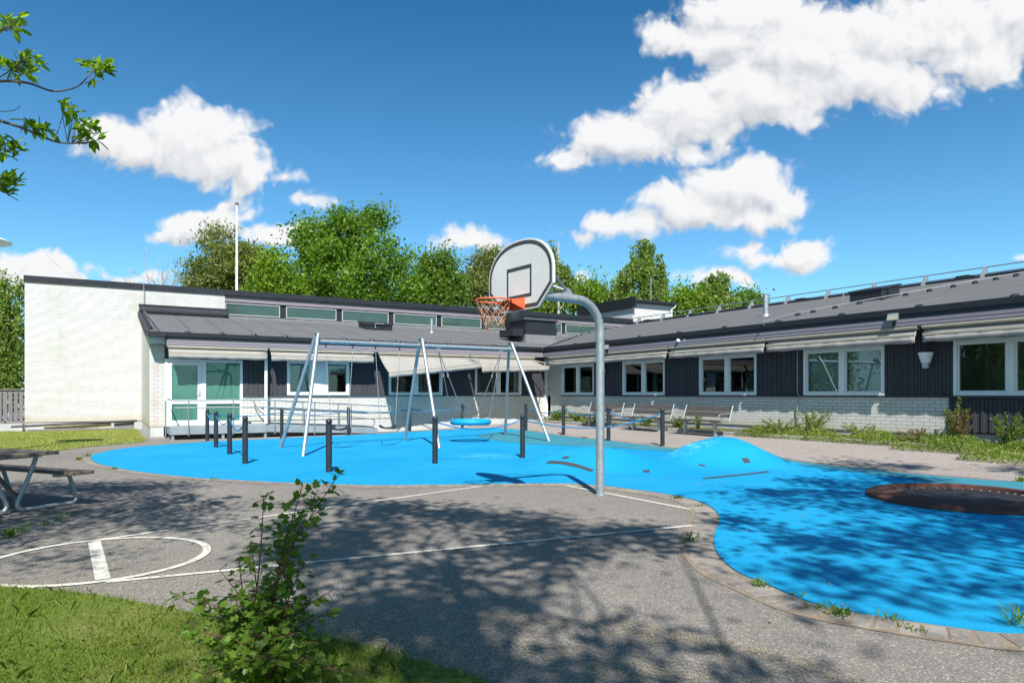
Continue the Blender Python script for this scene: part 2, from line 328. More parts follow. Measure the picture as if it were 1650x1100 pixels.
# ------------------------------------------------------------------ mesh helpers
class MB:
    def __init__(s): s.v = []; s.f = []
    def add(s, vs, fs):
        o = len(s.v); s.v += [tuple(v) for v in vs]; s.f += [tuple(i + o for i in f) for f in fs]; return s
    def hexa(s, p):
        return s.add(p, [(0, 3, 2, 1), (4, 5, 6, 7), (0, 1, 5, 4), (1, 2, 6, 5), (2, 3, 7, 6), (3, 0, 4, 7)])
    def box(s, x0, y0, z0, x1, y1, z1):
        return s.hexa([(x0, y0, z0), (x1, y0, z0), (x1, y1, z0), (x0, y1, z0), (x0, y0, z1), (x1, y0, z1), (x1, y1, z1), (x0, y1, z1)])
    def beam(s, a, b, w, h, up=(0, 0, 1)):
        a, b = Vector(a), Vector(b); d = (b - a).normalized(); up = Vector(up)
        x = d.cross(up).normalized() * (w / 2); y = x.cross(d).normalized() * (h / 2)
        return s.hexa([a - x - y, a + x - y, b + x - y, b - x - y, a - x + y, a + x + y, b + x + y, b - x + y])
    def extr(s, poly, vec):
        n = len(poly); vec = Vector(vec); a = [Vector(p) for p in poly]; b = [p + vec for p in a]
        return s.add(a + b, [tuple(range(n))[::-1], tuple(range(n, 2 * n))] + [(i, (i + 1) % n, n + (i + 1) % n, n + i) for i in range(n)])
    def tube(s, pts, r, n=8, closed=False, caps=True):
        pts = [Vector(p) for p in pts]; m = len(pts)
        rr = r if isinstance(r, (list, tuple)) else [r] * m
        tang = []
        for i in range(m):
            if closed: t = pts[(i + 1) % m] - pts[i - 1]
            else: t = pts[min(i + 1, m - 1)] - pts[max(i - 1, 0)]
            tang.append(t.normalized() if t.length > 1e-9 else Vector((0, 0, 1)))
        t0 = tang[0]; u = t0.orthogonal().normalized(); vs = []
        for i in range(m):
            t = tang[i]; u = (u - t * u.dot(t))
            u = u.normalized() if u.length > 1e-6 else t.orthogonal().normalized()
            w = t.cross(u)
            for k in range(n):
                a = 2 * PI * k / n; vs.append(pts[i] + (u * math.cos(a) + w * math.sin(a)) * rr[i])
        fs = []
        for i in range(m if closed else m - 1):
            for k in range(n):
                k2 = (k + 1) % n; j = (i + 1) % m
                fs.append((i * n + k, i * n + k2, j * n + k2, j * n + k))
        if caps and not closed: fs += [tuple(range(n))[::-1], tuple((m - 1) * n + k for k in range(n))]
        return s.add(vs, fs)
    def lathe(s, prof, c=(0, 0, 0), n=16):
        vs = []; fs = []; m = len(prof)
        for r, z in prof:
            for k in range(n):
                a = 2 * PI * k / n; vs.append((c[0] + r * math.cos(a), c[1] + r * math.sin(a), c[2] + z))
        for i in range(m - 1):
            for k in range(n): fs.append((i * n + k, i * n + (k + 1) % n, (i + 1) * n + (k + 1) % n, (i + 1) * n + k))
        fs += [tuple(range(n))[::-1], tuple((m - 1) * n + k for k in range(n))]
        return s.add(vs, fs)
    def build(s, name, mat, parent=None, smooth=False, bevel=0, recalc=True):
        me = bpy.data.meshes.new(name); me.from_pydata(s.v, [], s.f)
        if recalc:
            bm = bmesh.new(); bm.from_mesh(me); bmesh.ops.recalc_face_normals(bm, faces=bm.faces[:]); bm.to_mesh(me); bm.free()
        return link(name, me, mat, parent, smooth, bevel)

def link(name, me, mat, parent=None, smooth=False, bevel=0):
    o = bpy.data.objects.new(name, me); COL.objects.link(o)
    me.materials.append(M[mat] if isinstance(mat, str) else mat)
    if smooth:
        me.polygons.foreach_set('use_smooth', [True] * len(me.polygons))
        try:
            me.set_sharp_from_angle(angle=R(40))
        except Exception: pass
    if bevel:
        b = o.modifiers.new('bevel', 'BEVEL'); b.width = bevel; b.segments = 2; b.limit_method = 'ANGLE'
    if parent: o.parent = parent
    return o
def tag(o, label=None, cat=None, group=None, kind=None):
    if label: o['label'] = label
    if cat: o['category'] = cat
    if group: o['group'] = group
    if kind: o['kind'] = kind
    return o
def thing(name, label, cat, pos=(0, 0, 0), rz=0.0, group=None):
    o = bpy.data.objects.new(name, None); COL.objects.link(o); o.empty_display_size = .2
    o.location = pos; o.rotation_euler = (0, 0, rz)
    return tag(o, label, cat, group)
def dup(root, pos, rz, label, group=None):
    r = root.copy(); COL.objects.link(r); r.location = pos; r.rotation_euler = (0, 0, rz); r['label'] = label
    if group: r['group'] = group
    for ch in list(root.children):
        c = ch.copy(); COL.objects.link(c); c.parent = r
        for g in list(ch.children):
            d = g.copy(); COL.objects.link(d); d.parent = c
    return r
def struct(name, mb, mat, **k):
    return tag(mb.build(name, mat, **k), kind='structure')

def np_mesh(name, verts, nper, mat, parent=None):
    "verts (N, nper, 3): N separate polygons of nper corners"
    N = verts.shape[0]; me = bpy.data.meshes.new(name)
    me.vertices.add(N * nper); me.loops.add(N * nper); me.polygons.add(N)
    me.vertices.foreach_set('co', verts.reshape(-1).astype(np.float32))
    me.loops.foreach_set('vertex_index', np.arange(N * nper, dtype=np.int32))
    me.polygons.foreach_set('loop_start', np.arange(0, N * nper, nper, dtype=np.int32))
    me.update(calc_edges=True); me.validate()
    return link(name, me, mat, parent)

def catmull(pts, n=8, closed=False):
    P = [Vector(p) for p in pts]; out_ = []; m = len(P)
    for i in range(m if closed else m - 1):
        if closed: a, b, c, d = P[i - 1], P[i], P[(i + 1) % m], P[(i + 2) % m]
        else: a, b, c, d = P[max(i - 1, 0)], P[i], P[i + 1], P[min(i + 2, m - 1)]
        for k in range(n):
            t = k / n
            out_.append(0.5 * ((2 * b) + (c - a) * t + (2 * a - 5 * b + 4 * c - d) * t * t + (3 * b - 3 * c + d - a) * t ** 3))
    if not closed: out_.append(P[-1])
    return out_

def sheet(name, outline, mat, hfun, off, step=0.5, kind='structure', skirt=0.0):
    "flat sheet of any outline laid on the ground function"
    o2 = [Vector((p[0], p[1])) for p in outline]; n = len(o2)
    xs = [p.x for p in o2]; ys = [p.y for p in o2]
    pts = list(o2)
    def inside(x, y):
        c = False; j = n - 1
        for i in range(n):
            a, b = o2[i], o2[j]
            if (a.y > y) != (b.y > y) and x < (b.x - a.x) * (y - a.y) / (b.y - a.y) + a.x: c = not c
            j = i
        return c
    x = min(xs) + step / 2
    while x < max(xs):
        y = min(ys) + step / 2
        while y < max(ys):
            if inside(x, y) and all((p.x - x) ** 2 + (p.y - y) ** 2 > (step * .35) ** 2 for p in o2): pts.append(Vector((x, y)))
            y += step
        x += step
    vs, es, fs, *_ = delaunay_2d_cdt(pts, [(i, (i + 1) % n) for i in range(n)], [], 1, 1e-6)
    mb = MB(); mb.v = [(v.x, v.y, hfun(v.x, v.y) + off) for v in vs]; mb.f = [tuple(f) for f in fs]
    if skirt:
        k = len(mb.v)
        ring = [(p.x, p.y, hfun(p.x, p.y) + off) for p in o2]; low = [(a, b, c - skirt) for a, b, c in ring]
        mb.v += ring + low; mb.f += [(k + i, k + (i + 1) % n, k + n + (i + 1) % n, k + n + i) for i in range(n)]
    me = bpy.data.meshes.new(name); me.from_pydata(mb.v, [], mb.f)
    bm = bmesh.new(); bm.from_mesh(me); bmesh.ops.remove_doubles(bm, verts=bm.verts[:], dist=1e-5); bmesh.ops.recalc_face_normals(bm, faces=bm.faces[:])
    up = sum(f.normal.z * f.calc_area() for f in bm.faces)
    if up < 0: bmesh.ops.reverse_faces(bm, faces=bm.faces[:])
    bm.to_mesh(me); bm.free()
    ob = link(name, me, mat, None, smooth=True)
    return tag(ob, kind=kind)

# ================================================================== GROUND
def axis(lo, hi, step, far):
    a = list(np.arange(lo, hi + 1e-6, step)); d = step; x = lo; y = hi
    L, Rr = [], []
    while x > -far: d *= 1.5; x -= d; L.append(x)
    d = step
    while y < far: d *= 1.5; y += d; Rr.append(y)
    return L[::-1] + a + Rr
gx, gy = axis(-16, 16, .4, 900), axis(-2, 34, .4, 900)
g = MB(); g.v = [(x, y, terrain(x, y)) for y in gy for x in gx]; nx = len(gx)
g.f = [(j * nx + i, j * nx + i + 1, (j + 1) * nx + i + 1, (j + 1) * nx + i) for j in range(len(gy) - 1) for i in range(nx - 1)]
tag(g.build('ground', 'asphalt', smooth=True, recalc=False), kind='structure')

# blue rubber play surface: outline read from the photo, right end closed beyond the frame
near_px = [(146, 737), (156, 746), (200, 756), (250, 763), (320, 770), (420, 775.5), (500, 779), (600, 781.5), (700, 781), (800, 779.5), (900, 779), (955, 781), (1000, 786), (1060, 794), (1110, 803.5), (1140, 814), (1156, 827), (1159, 842), (1152, 858), (1150, 875), (1159, 896), (1188, 922), (1239, 943.6), (1304.5, 971), (1359, 983.6), (1413.6, 992.7), (1486, 1004), (1559, 1013.5), (1632, 1020.7)]
far_px = [(146, 737), (150, 732.5), (162, 729.5), (190, 724), (242, 718.3), (331, 712.2), (420, 708), (510, 703.5), (600, 699.6), (659, 695.6), (744, 691.4), (796, 690), (851, 694.5), (900, 701.5), (981, 710.5), (1068.5, 720.9), (1160, 731), (1250, 739.5), (1318, 748), (1420, 758.8), (1492, 766), (1597, 774.5), (1650, 778)]
near = [G(*p) for p in near_px] + [Vector((3.9, 4.02, 0)), Vector((5.0, 4.15, 0)), Vector((6.5, 4.9, 0)), Vector((8.3, 6.3, 0))]
far = [G(*p) for p in far_px] + [Vector((8.9, 9.2, 0)), Vector((9.3, 7.8, 0))]
near_c = catmull(near, 6); far_c = catmull(far[1:], 4)
MO = G(1170, 748); MA = G(948, 750)
mound(MO.x, MO.y + .35, 1.40, 1.3, .50)
mound(MA.x, MA.y + .2, 1.45, 1.7, .34)
mound(G(1058, 752).x, G(1058, 752).y, 1.4, 1.4, .10)
outline = [far[0]] + far_c + near_c[::-1][:-1]
sheet('blue_ground', outline, 'rubber', mat_h, .014, .28, skirt=.016)
MATH = lambda x, y: mat_h(x, y) + .014
# grey-blue worn zone along the far edge
teal_in = [(1650, 800), (1597, 791), (1524, 780), (1439, 769), (1330, 755.5), (1250, 744.5), (1180, 738), (1093, 729), (976, 722), (935, 720.5), (900, 718), (860, 716.3), (815, 712.5), (782, 707), (768, 702.5), (785, 698.5), (815, 696), (838, 694.6)]
tp = [G(*p) for p in far_px if p[0] > 845][:]
tpoly = [(p.x - .02 * 0, p.y) for p in catmull(tp, 3)]
tin = catmull([G(*p) for p in teal_in], 3)
inner = [(p.x, p.y) for p in tin]
tpoly = [(x - CT * .03, y - ST * .03) for x, y in tpoly]
sheet('greyblue_ground', tpoly + inner, 'teal', mat_h, .019, .28)

# paver edging round the near side
def polyline_resample(P, step):
    P = [Vector((p[0], p[1], 0)) for p in P]; res = [P[0].copy()]; acc = 0
    for a, b in zip(P, P[1:]):
        L = (b - a).length; t = step - acc
        while t <= L: res.append(a.lerp(b, t / L)); t += step
        acc = (acc + L) % step
    return res
rs = polyline_resample(near_c, .125)
pv = MB(); sandpoly_o = []; sandpoly_i = []
for i in range(1, len(rs) - 1):
    t = (rs[i + 1] - rs[i - 1]).normalized(); nrm = Vector((t.y, -t.x, 0))
    c = rs[i]
    if (c - Vector((8, 8, 0))).length > 99: continue
    j = random.uniform(-.006, .006); w = .0555 + random.uniform(-.003, .002); z = random.uniform(-.003, .004); L = .245 + random.uniform(-.012, .012)
    a = c + nrm * (.018 + j); b = a + nrm * L
    tilt = random.uniform(-.03, .03); tt = (t + nrm * tilt).normalized()
    h0 = terrain(c.x, c.y)
    P = [a - tt * w, a + tt * w, b + tt * w, b - tt * w]
    if i < 70: P = [a - tt * w, a + tt * w, a + tt * w + nrm * .12, a - tt * w + nrm * .12]
    pv.hexa([(p.x, p.y, h0 - .03) for p in P] + [(p.x, p.y, h0 + .009 + z) for p in P])
    sandpoly_o.append((c + nrm * (.31 if i >= 70 else .20))); sandpoly_i.append(c + nrm * .003)
struct('pavement_edging', pv, 'paver', bevel=.006)
sheet('sand_ground', [(p.x, p.y) for p in sandpoly_o] + [(p.x, p.y) for p in sandpoly_i[::-1]], 'sand', terrain, .0045, .3)
# sandy seam round the far edge
fo = []; fi = []
fr = polyline_resample([far[0]] + far_c, .3)
for i in range(1, len(fr) - 1):
    t = (fr[i + 1] - fr[i - 1]).normalized(); nrm = Vector((-t.y, t.x, 0))
    fo.append(fr[i] + nrm * (.10 + .05 * math.sin(i * 1.7) + random.uniform(0, .05))); fi.append(fr[i] - nrm * .02)
sheet('sand_ground', [(p.x, p.y) for p in fo] + [(p.x, p.y) for p in fi[::-1]], 'sand', terrain, .0045, .3)

# lighter foot path between the rubber and the building
ppath = [wor(-14.1, -1.9), wor(-9, -1.2), wor(-4.5, -.6), wor(-.95, -.3), wor(-1.02, -6), wor(-1.02, -16.6), wor(-1.9, -19), wor(-3.0, -24), wor(-5.2, -24)]
pin = [p for p in fo if p.y > 3]
pathpoly = [(p.x, p.y) for p in ppath] + [(p.x, p.y) for p in pin[::-1] if loc(p.x, p.y)[0] > -14.0]
sheet('footpath', pathpoly, 'path', terrain, .009, .5)

# dark rubber inlays on the mounds
def strip(p, q, w, n=14):
    def hit(x, y):
        D = 6.0
        while D < 30:
            e = at(x, y, D)
            if e.z <= MATH(e.x, e.y): return e
            D += .01
        return e
    a, b = hit(*p), hit(*q)
    d = (b - a); d.z = 0; nn = Vector((-d.y, d.x, 0)).normalized() * w / 2; vs = []
    for i in range(n + 1):
        c = a.lerp(b, i / n)
        for s in (-1, 0, 1):
            e = c + nn * s; vs.append((e.x, e.y, MATH(e.x, e.y) + .006))
    return vs, [(i * 3 + k, i * 3 + k + 1, i * 3 + k + 4, i * 3 + k + 3) for i in range(n) for k in (0, 1)]
inl = MB()
for p, q, w in (((882, 744.5), (955, 758.5), .12), ((1134, 771), (1238, 759.5), .12), ((906, 737.5), (917, 736.5), .11), ((1036, 759), (1047, 759), .2), ((1126, 748.5), (1136, 751.5), .08), ((1197, 742.5), (1207.5, 742.3), .13)):
    vs, fs = strip(p, q, w); inl.add(vs, fs)
struct('ground_inlays', inl, 'inlay', recalc=False)

# court markings
def line(mb, pts, w, hf=terrain, off=.006):
    pts = [Vector((p[0], p[1], 0)) for p in pts]; vs = []
    for i, p in enumerate(pts):
        t = (pts[min(i + 1, len(pts) - 1)] - pts[max(i - 1, 0)]).normalized(); nn = Vector((-t.y, t.x, 0)) * w / 2
        for s in (-1, 1): q = p + nn * s; vs.append((q.x, q.y, hf(q.x, q.y) + off))
    return mb.add(vs, [(2 * i, 2 * i + 2, 2 * i + 3, 2 * i + 1) for i in range(len(pts) - 1)])
cm = MB()
seg = lambda a, b, n=12: [G(*a).lerp(G(*b), i / n) for i in range(n + 1)]
line(cm, seg((144, 872), (782, 782.5)), .062)
line(cm, seg((172, 938), (1115, 847)), .062, off=.007)
line(cm, seg((903, 780.5), (1112, 820.5)), .07)
fa, fb = G(152, 873), G(166, 934); fc = (fa + fb) / 2
line(cm, [fa.lerp(fb, i / 6) for i in range(7)], .105, off=.0085)
RC = .86
line(cm, [fc + Vector((math.cos(2 * PI * i / 64), math.sin(2 * PI * i / 64), 0)) * RC for i in range(65)], .068, off=.0078)
line(cm, seg((4, 946), (60, 946.5), 4), .07, off=.0095)
struct('road_markings', cm, 'paint', recalc=False)

# paved patch under the picnic table
pp = MB()
for i in range(15):
    for j in range(6):
        c = Vector((-7.9 + j * .53, 8.05 + i * .17, 0)); e = .004 * random.random()
        if c.x > -5.3 + .6 * math.sin((i + 2) / 17 * PI): continue
        pp.box(c.x, c.y, -.03, c.x + .52, c.y + .155, .006 + e)
struct('paving_slabs', pp, simple('dark_pavers', (.13, .12, .115), .9, scale=4, fine=60, fvar=.4, bstr=.5))

# lawns
lawn_near = [(-9, 1.0)] + [tuple(G(*p)[:2]) for p in [(-300, 935), (-100, 941), (0, 946), (60, 951), (127, 957), (200, 967), (266, 981), (350, 999), (440, 1016), (534, 1030), (600, 1046), (680, 1068), (731, 1082), (800, 1104), (860, 1140)]] + [(.35, .6), (-.5, -1.5), (-9, -3)]
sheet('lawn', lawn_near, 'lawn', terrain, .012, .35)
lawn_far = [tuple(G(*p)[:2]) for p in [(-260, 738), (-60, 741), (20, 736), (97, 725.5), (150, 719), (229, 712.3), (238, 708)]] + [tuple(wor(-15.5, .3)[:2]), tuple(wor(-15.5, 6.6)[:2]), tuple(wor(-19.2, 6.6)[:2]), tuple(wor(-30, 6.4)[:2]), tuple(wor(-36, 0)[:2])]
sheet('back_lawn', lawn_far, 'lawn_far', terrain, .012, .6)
meadow = [(-14, 6), (-16, 14), (-24, 16), (-40, 12), (-40, -30), (-12, -30), (-10, -4)]
sheet('meadow', meadow, 'lawn', terrain, .010, 2.0)

def blades(name, poly, n, h, w, mat, hfun, spread=.5, test=None, lean=.35, seed=1, label=None, jit=0):
    rg = np.random.default_rng(seed); P = np.array([(p[0], p[1]) for p in poly])
    lo, hi = P.min(0), P.max(0); pts = np.zeros((0, 2))
    while len(pts) < n:
        q = rg.uniform(lo, hi, (n * 2, 2)); ins = np.zeros(len(q), bool); j = len(P) - 1
        for i in range(len(P)):
            a, b = P[i], P[j]; cond = (a[1] > q[:, 1]) != (b[1] > q[:, 1])
            with np.errstate(divide='ignore', invalid='ignore'):
                ins ^= cond & (q[:, 0] < (b[0] - a[0]) * (q[:, 1] - a[1]) / (b[1] - a[1] + 1e-12) + a[0])
            j = i
        q = q[ins]
        if test is not None: q = q[test(q, rg)]
        pts = np.vstack([pts, q])
    pts = pts[:n]; pts = pts + rg.normal(0, jit, pts.shape) * (rg.uniform(0, 1, (n, 1)) < .5); z = np.array([hfun(x, y) for x, y in pts])
    a = rg.uniform(0, 2 * PI, n); hh = h * rg.uniform(.45, 1.25, n); ww = w * rg.uniform(.6, 1.3, n); ln = rg.normal(0, lean, (n, 2)) * hh[:, None]
    base = np.c_[pts, z]; sx = np.c_[np.cos(a) * ww, np.sin(a) * ww, np.zeros(n)]
    mid = base + np.c_[ln * .35, hh * .6]; top = base + np.c_[ln, hh * (1 - .25 * spread)]
    V = np.stack([base - sx, base + sx, mid + sx * .7, top, mid - sx * .7], 1)
    o = np_mesh(name, V, 5, mat); return tag(o, label=label, kind='stuff')
def patchy(q, rg):
    f = np.sin(q[:, 0] * 2.1 + 1.3 * np.sin(q[:, 1] * 1.7)) * np.sin(q[:, 1] * 2.3 + .8) + np.sin(q[:, 0] * 5.3) * .4
    return rg.uniform(-1.3, 1.0, len(q)) < f + .45
grass_poly = [(-4.6, 2.2), *[p for p in lawn_near[2:14]], (.2, 2.9), (-.5, 2.5)]
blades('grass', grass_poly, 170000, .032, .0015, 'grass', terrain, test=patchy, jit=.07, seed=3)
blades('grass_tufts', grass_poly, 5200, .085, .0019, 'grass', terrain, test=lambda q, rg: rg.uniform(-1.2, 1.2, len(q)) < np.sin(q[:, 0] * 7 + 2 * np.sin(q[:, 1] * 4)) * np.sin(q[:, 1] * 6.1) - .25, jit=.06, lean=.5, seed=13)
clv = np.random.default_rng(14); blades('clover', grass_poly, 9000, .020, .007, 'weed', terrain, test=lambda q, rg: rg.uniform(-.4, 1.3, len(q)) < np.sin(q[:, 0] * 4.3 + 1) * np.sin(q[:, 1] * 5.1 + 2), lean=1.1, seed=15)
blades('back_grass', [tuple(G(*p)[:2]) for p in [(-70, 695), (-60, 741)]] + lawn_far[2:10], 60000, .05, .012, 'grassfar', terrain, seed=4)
# loose straw on the asphalt by the lawn
straw_poly = [tuple(G(*p)[:2]) for p in [(330, 990), (480, 985), (700, 985), (1000, 1000), (1300, 1060), (1400, 1100), (700, 1110), (560, 1050), (400, 1012)]]
def flat_straw(name, poly, n, seed, L=.05):
    rg = np.random.default_rng(seed); P = np.array(poly); lo, hi = P.min(0), P.max(0); q = rg.uniform(lo, hi, (n * 3, 2))
    ins = np.zeros(len(q), bool); j = len(P) - 1
    for i in range(len(P)):
        a, b = P[i], P[j]; cond = (a[1] > q[:, 1]) != (b[1] > q[:, 1])
        ins ^= cond & (q[:, 0] < (b[0] - a[0]) * (q[:, 1] - a[1]) / (b[1] - a[1] + 1e-12) + a[0]); j = i
    q = q[ins]; f = np.sin(q[:, 0] * 6 + 2 * np.sin(q[:, 1] * 5)) + np.sin(q[:, 1] * 9 + q[:, 0] * 3); q = q[rg.uniform(-2, 2, len(q)) < f][:n]; m = len(q)
    a = rg.uniform(0, PI, m); l = L * rg.uniform(.3, 1.3, m); w = .0011 * rg.uniform(.6, 1.5, m)
    d = np.c_[np.cos(a), np.sin(a)] * l[:, None] / 2; s = np.c_[-np.sin(a), np.cos(a)] * w[:, None]; z = rg.uniform(.010, .018, (m, 4))
    V = np.stack([np.c_[q - d - s, z[:, 0]], np.c_[q + d - s, z[:, 1]], np.c_[q + d + s, z[:, 1]], np.c_[q - d + s, z[:, 0]]], 1)
    return tag(np_mesh(name, V, 4, 'straw'), kind='stuff')
flat_straw('straw_litter', straw_poly, 2600, 5, .07)
flat_straw('straw_scatter', [tuple(G(*p)[:2]) for p in [(20, 905), (330, 900), (420, 960), (300, 985), (120, 955), (0, 945)]], 700, 6, .05)
lit_pts = rg0 = np.random.default_rng(77); n_ = 520
q = rg0.uniform((-7, 3.5), (10, 14), (n_, 2)); zz = np.array([mat_h(x, y) + .022 for x, y in q]); a = rg0.uniform(0, PI, n_); l = rg0.uniform(.006, .022, n_)
d = np.c_[np.cos(a) * l, np.sin(a) * l, rg0.uniform(0, .006, n_)]; e = np.c_[-np.sin(a) * l * .5, np.cos(a) * l * .5, rg0.uniform(0, .006, n_)]; P = np.c_[q, zz]
tag(np_mesh('leaf_litter', np.stack([P - d, P + e, P + d, P - e], 1), 4, leaf_mat('dry_leaf', (.16, .09, .03), (.34, .26, .12), .1)), kind='stuff')

# ================================================================== BUILDING
FL = .42
B = thing('school_building', 'low white brick school building with charcoal boards, grey felt roofs and a raised hall behind', 'building', (CX, CY, 0), TH)
class WB(MB):
    "boxes given as along, out from facade, height for either wing"
    def __init__(s, sw): super().__init__(); s.sw = sw
    def P(s, a, o, z): return (a, -o, z) if not s.sw else (-o, a, z)
    def bx(s, a0, a1, o0, o1, z0, z1):
        return s.hexa([s.P(*q) for q in ((a0, o0, z0), (a1, o0, z0), (a1, o1, z0), (a0, o1, z0), (a0, o0, z1), (a1, o0, z1), (a1, o1, z1), (a0, o1, z1))])
SILL, WTOP, EH = 1.39, 2.63, 3.38
REND = -32.0
# --- brick walls
mb = WB(0)
mb.bx(-12.5, -.02, -.25, 0, .52, 1.345)                    # below the sills, left wing
b1 = mb.build('brick_wall', 'brick_plain', B)
mb = WB(1)
mb.bx(-16.55, -.25, -.25, 0, .50, 1.345)
mb.bx(-1.12, -.003, -.25, 0.001, 1.345, 2.95)
mb.build('brick_wall', 'brick_plain', B)
mb = MB()
mb.box(-15.33, 0, .375, -14.90, 6.78, 3.02)                  # end wall of the left wing
mb.extr([(-15.33, 0, 3.022), (-15.33, 6.78, 3.022), (-15.33, 6.78, 4.62), (-15.33, 0, 3.28)], (.43, 0, 0))
mb.build('brick_wall', 'brick_plain', B)
mb = MB(); mb.box(-14.98, -.006, .8, -15.20, .02, 2.7)
mb = MB(); mb.box(-15.205, -.0035, .40, -15.095, .01, 2.55); mb.build('stain', 'pinkbrick', B)
mb = MB(); mb.box(-19.23, 6.8, .36, -12.165, 7.1, 5.72); mb.box(-19.23, 7.103, .36, -18.93, 18, 5.72); mb.build('hall_wall', 'brick', B)
mb = MB(); mb.box(-19.2, 6.83, -.1, -12.2, 7.08, .357); mb.box(-19.2, 7.1, -.1, -18.95, 18, .357)
mb.box(-15.31, .02, -.1, -14.92, 6.8, .372); mb.box(-12.48, .03, -.1, -.03, .24, .517); mb.box(.03, -REND * 0 - 16.5, -.1, .24, -.03, .497)
mb.box(.04, REND, -.1, .24, -16.503, .55)
mb.build('plinth', 'plinth', B)
# --- boards
def boards(sw, bays, z0, z1):
    for a0, a1, zz0, zz1 in bays:
        mb = WB(sw)
        mb.bx(a0, a1, -.06, -.012, zz0, zz1)
        n = max(1, round((a1 - a0) / .165)); w = (a1 - a0) / n
        for i in range(n):
            c = a0 + i * w; j = random.uniform(-.003, .003)
            mb.bx(c + .012, c + w * .62, -.012, .018 + j, zz0 + .004, zz1)
            mb.bx(c + w * .50 + .012, c + w - .004, .018 + j, .036 + j, zz0 + random.uniform(-.006, .002), zz1)
        mb.build('board_cladding', 'clad', B)
WL = [(-11.03, -8.79), (-7.26, -5.02), (-3.56, -1.34)]
WR = [(-3.38, -1.14), (-7.36, -5.12), (-11.22, -8.95), (-15.07, -12.80), (-18.92, -16.66), (-22.8, -20.55), (-26.7, -24.4)]
SZ = SILL + .0
def gaps(ws, a0, a1):
    r = []; x = a0
    for w in sorted(ws): r.append((x, w[0])); x = w[1]
    r.append((x, a1)); return r
boards(0, [(a, b, SZ, 2.97) for a, b in gaps(WL, -12.50, -.17)], 0, 0)
boards(1, [(a, b, SZ, 2.97) for a, b in gaps(WR, REND, -1.12) if b - a > .05] , 0, 0)
boards(1, [(REND, -16.56, .58, 1.335)], 0, 0)
# headers over the windows
for sw_, ws_ in ((0, WL), (1, WR)):
    for a, b in ws_: mb = WB(sw_); mb.bx(a + .002, b - .002, -.05, .0, WTOP + .002, 2.97); mb.build('window_header', 'clad', B)
mb = WB(0); mb.bx(-14.898, -12.502, -.05, 0, 2.582, 2.97); mb.build('window_header', 'clad', B)
# sill boards
mb = WB(0); mb.bx(-12.5, -.17, -.05, .055, 1.347, 1.388); mb.build('sill_board', 'clad', B)
mb = WB(1); mb.bx(REND, -1.1, -.05, .055, 1.347, 1.388); mb.bx(-18.99, -16.60, .057, .085, 1.34, 1.384); mb.build('sill_board', 'clad', B)

# --- windows
def window(sw, a0, a1, z0=SILL, z1=WTOP, white_mid=False, blind=None, curtain=False, mull=None):
    f = WB(sw); t = .075
    f.bx(a0, a0 + t, -.06, .045, z0, z1); f.bx(a1 - t, a1, -.06, .045, z0, z1)
    f.bx(a0 + t, a1 - t, -.06, .043, z0, z0 + t); f.bx(a0 + t, a1 - t, -.06, .043, z1 - t, z1)
    m = (a0 + a1) / 2 if mull is None else mull
    mw = .3 if white_mid else .075
    f.bx(m - mw, m + mw, -.06, .040, z0 + t, z1 - t)
    panes = [(a0 + t, m - mw), (m + mw, a1 - t)]
    for p, q in panes:    # sash bars
        for u0, u1, v0, v1 in ((p, p + .035, z0 + t, z1 - t), (q - .035, q, z0 + t, z1 - t), (p + .035, q - .035, z0 + t, z0 + t + .035), (p + .035, q - .035, z1 - t - .035, z1 - t)):
            f.bx(u0, u1, -.05, .012, v0, v1)
    if white_mid:
        for k in range(1, 4): f.bx(m - mw + k * .15 - .006, m - mw + k * .15 + .006, .040, .046, z0 + t, z1 - t)
    w = f.build('window', 'wframe', B, bevel=.004)
    for p, q in panes:
        g_ = WB(sw); g_.bx(p + .03, q - .03, -.032, -.024, z0 + t + .03, z1 - t - .03); g_.build('pane', 'glass', w)
    if blind:
        k0, k1 = blind
        for i, (p, q) in enumerate(panes):
            bl = WB(sw)
            zt = z1 - t; zb = zt - (z1 - z0 - 2 * t) * (k0, k1)[i]
            if (k0, k1)[i] <= 0: continue
            nn = int((zt - zb) / .028)
            for s_ in range(nn): bl.bx(p + .03, q - .03, -.13, -.112 + .004 * (s_ % 2), zt - .028 * (s_ + 1) + .004, zt - .028 * s_)
            bl.build('blind', 'blind', w)
    if curtain:
        for p, q in ((panes[0][0], panes[0][0] + .16), (panes[0][1] - .14, panes[0][1]), (panes[1][0], panes[1][0] + .14), (panes[1][1] - .18, panes[1][1])):
            n = 6; cu = WB(sw)
            for i in range(n): x = p + (q - p) * i / n; cu.bx(x, x + (q - p) / n - .002, -.2 - .02 * (i % 2), -.17, z0 + .1, z1 - .1)
            cu.build('curtain', 'curtain', w)
    return w
window(0, *WL[0], white_mid=True, blind=(1.0, .32)); window(0, *WL[1], blind=(.22, .22)); window(0, *WL[2], curtain=True)
window(1, *WR[0], curtain=True); window(1, *WR[1], blind=(.12, .1), curtain=True); window(1, *WR[2], blind=(.14, .12), curtain=True)
window(1, *WR[3], blind=(1.0, 1.0)); window(1, *WR[4]); window(1, *WR[5]); window(1, *WR[6])

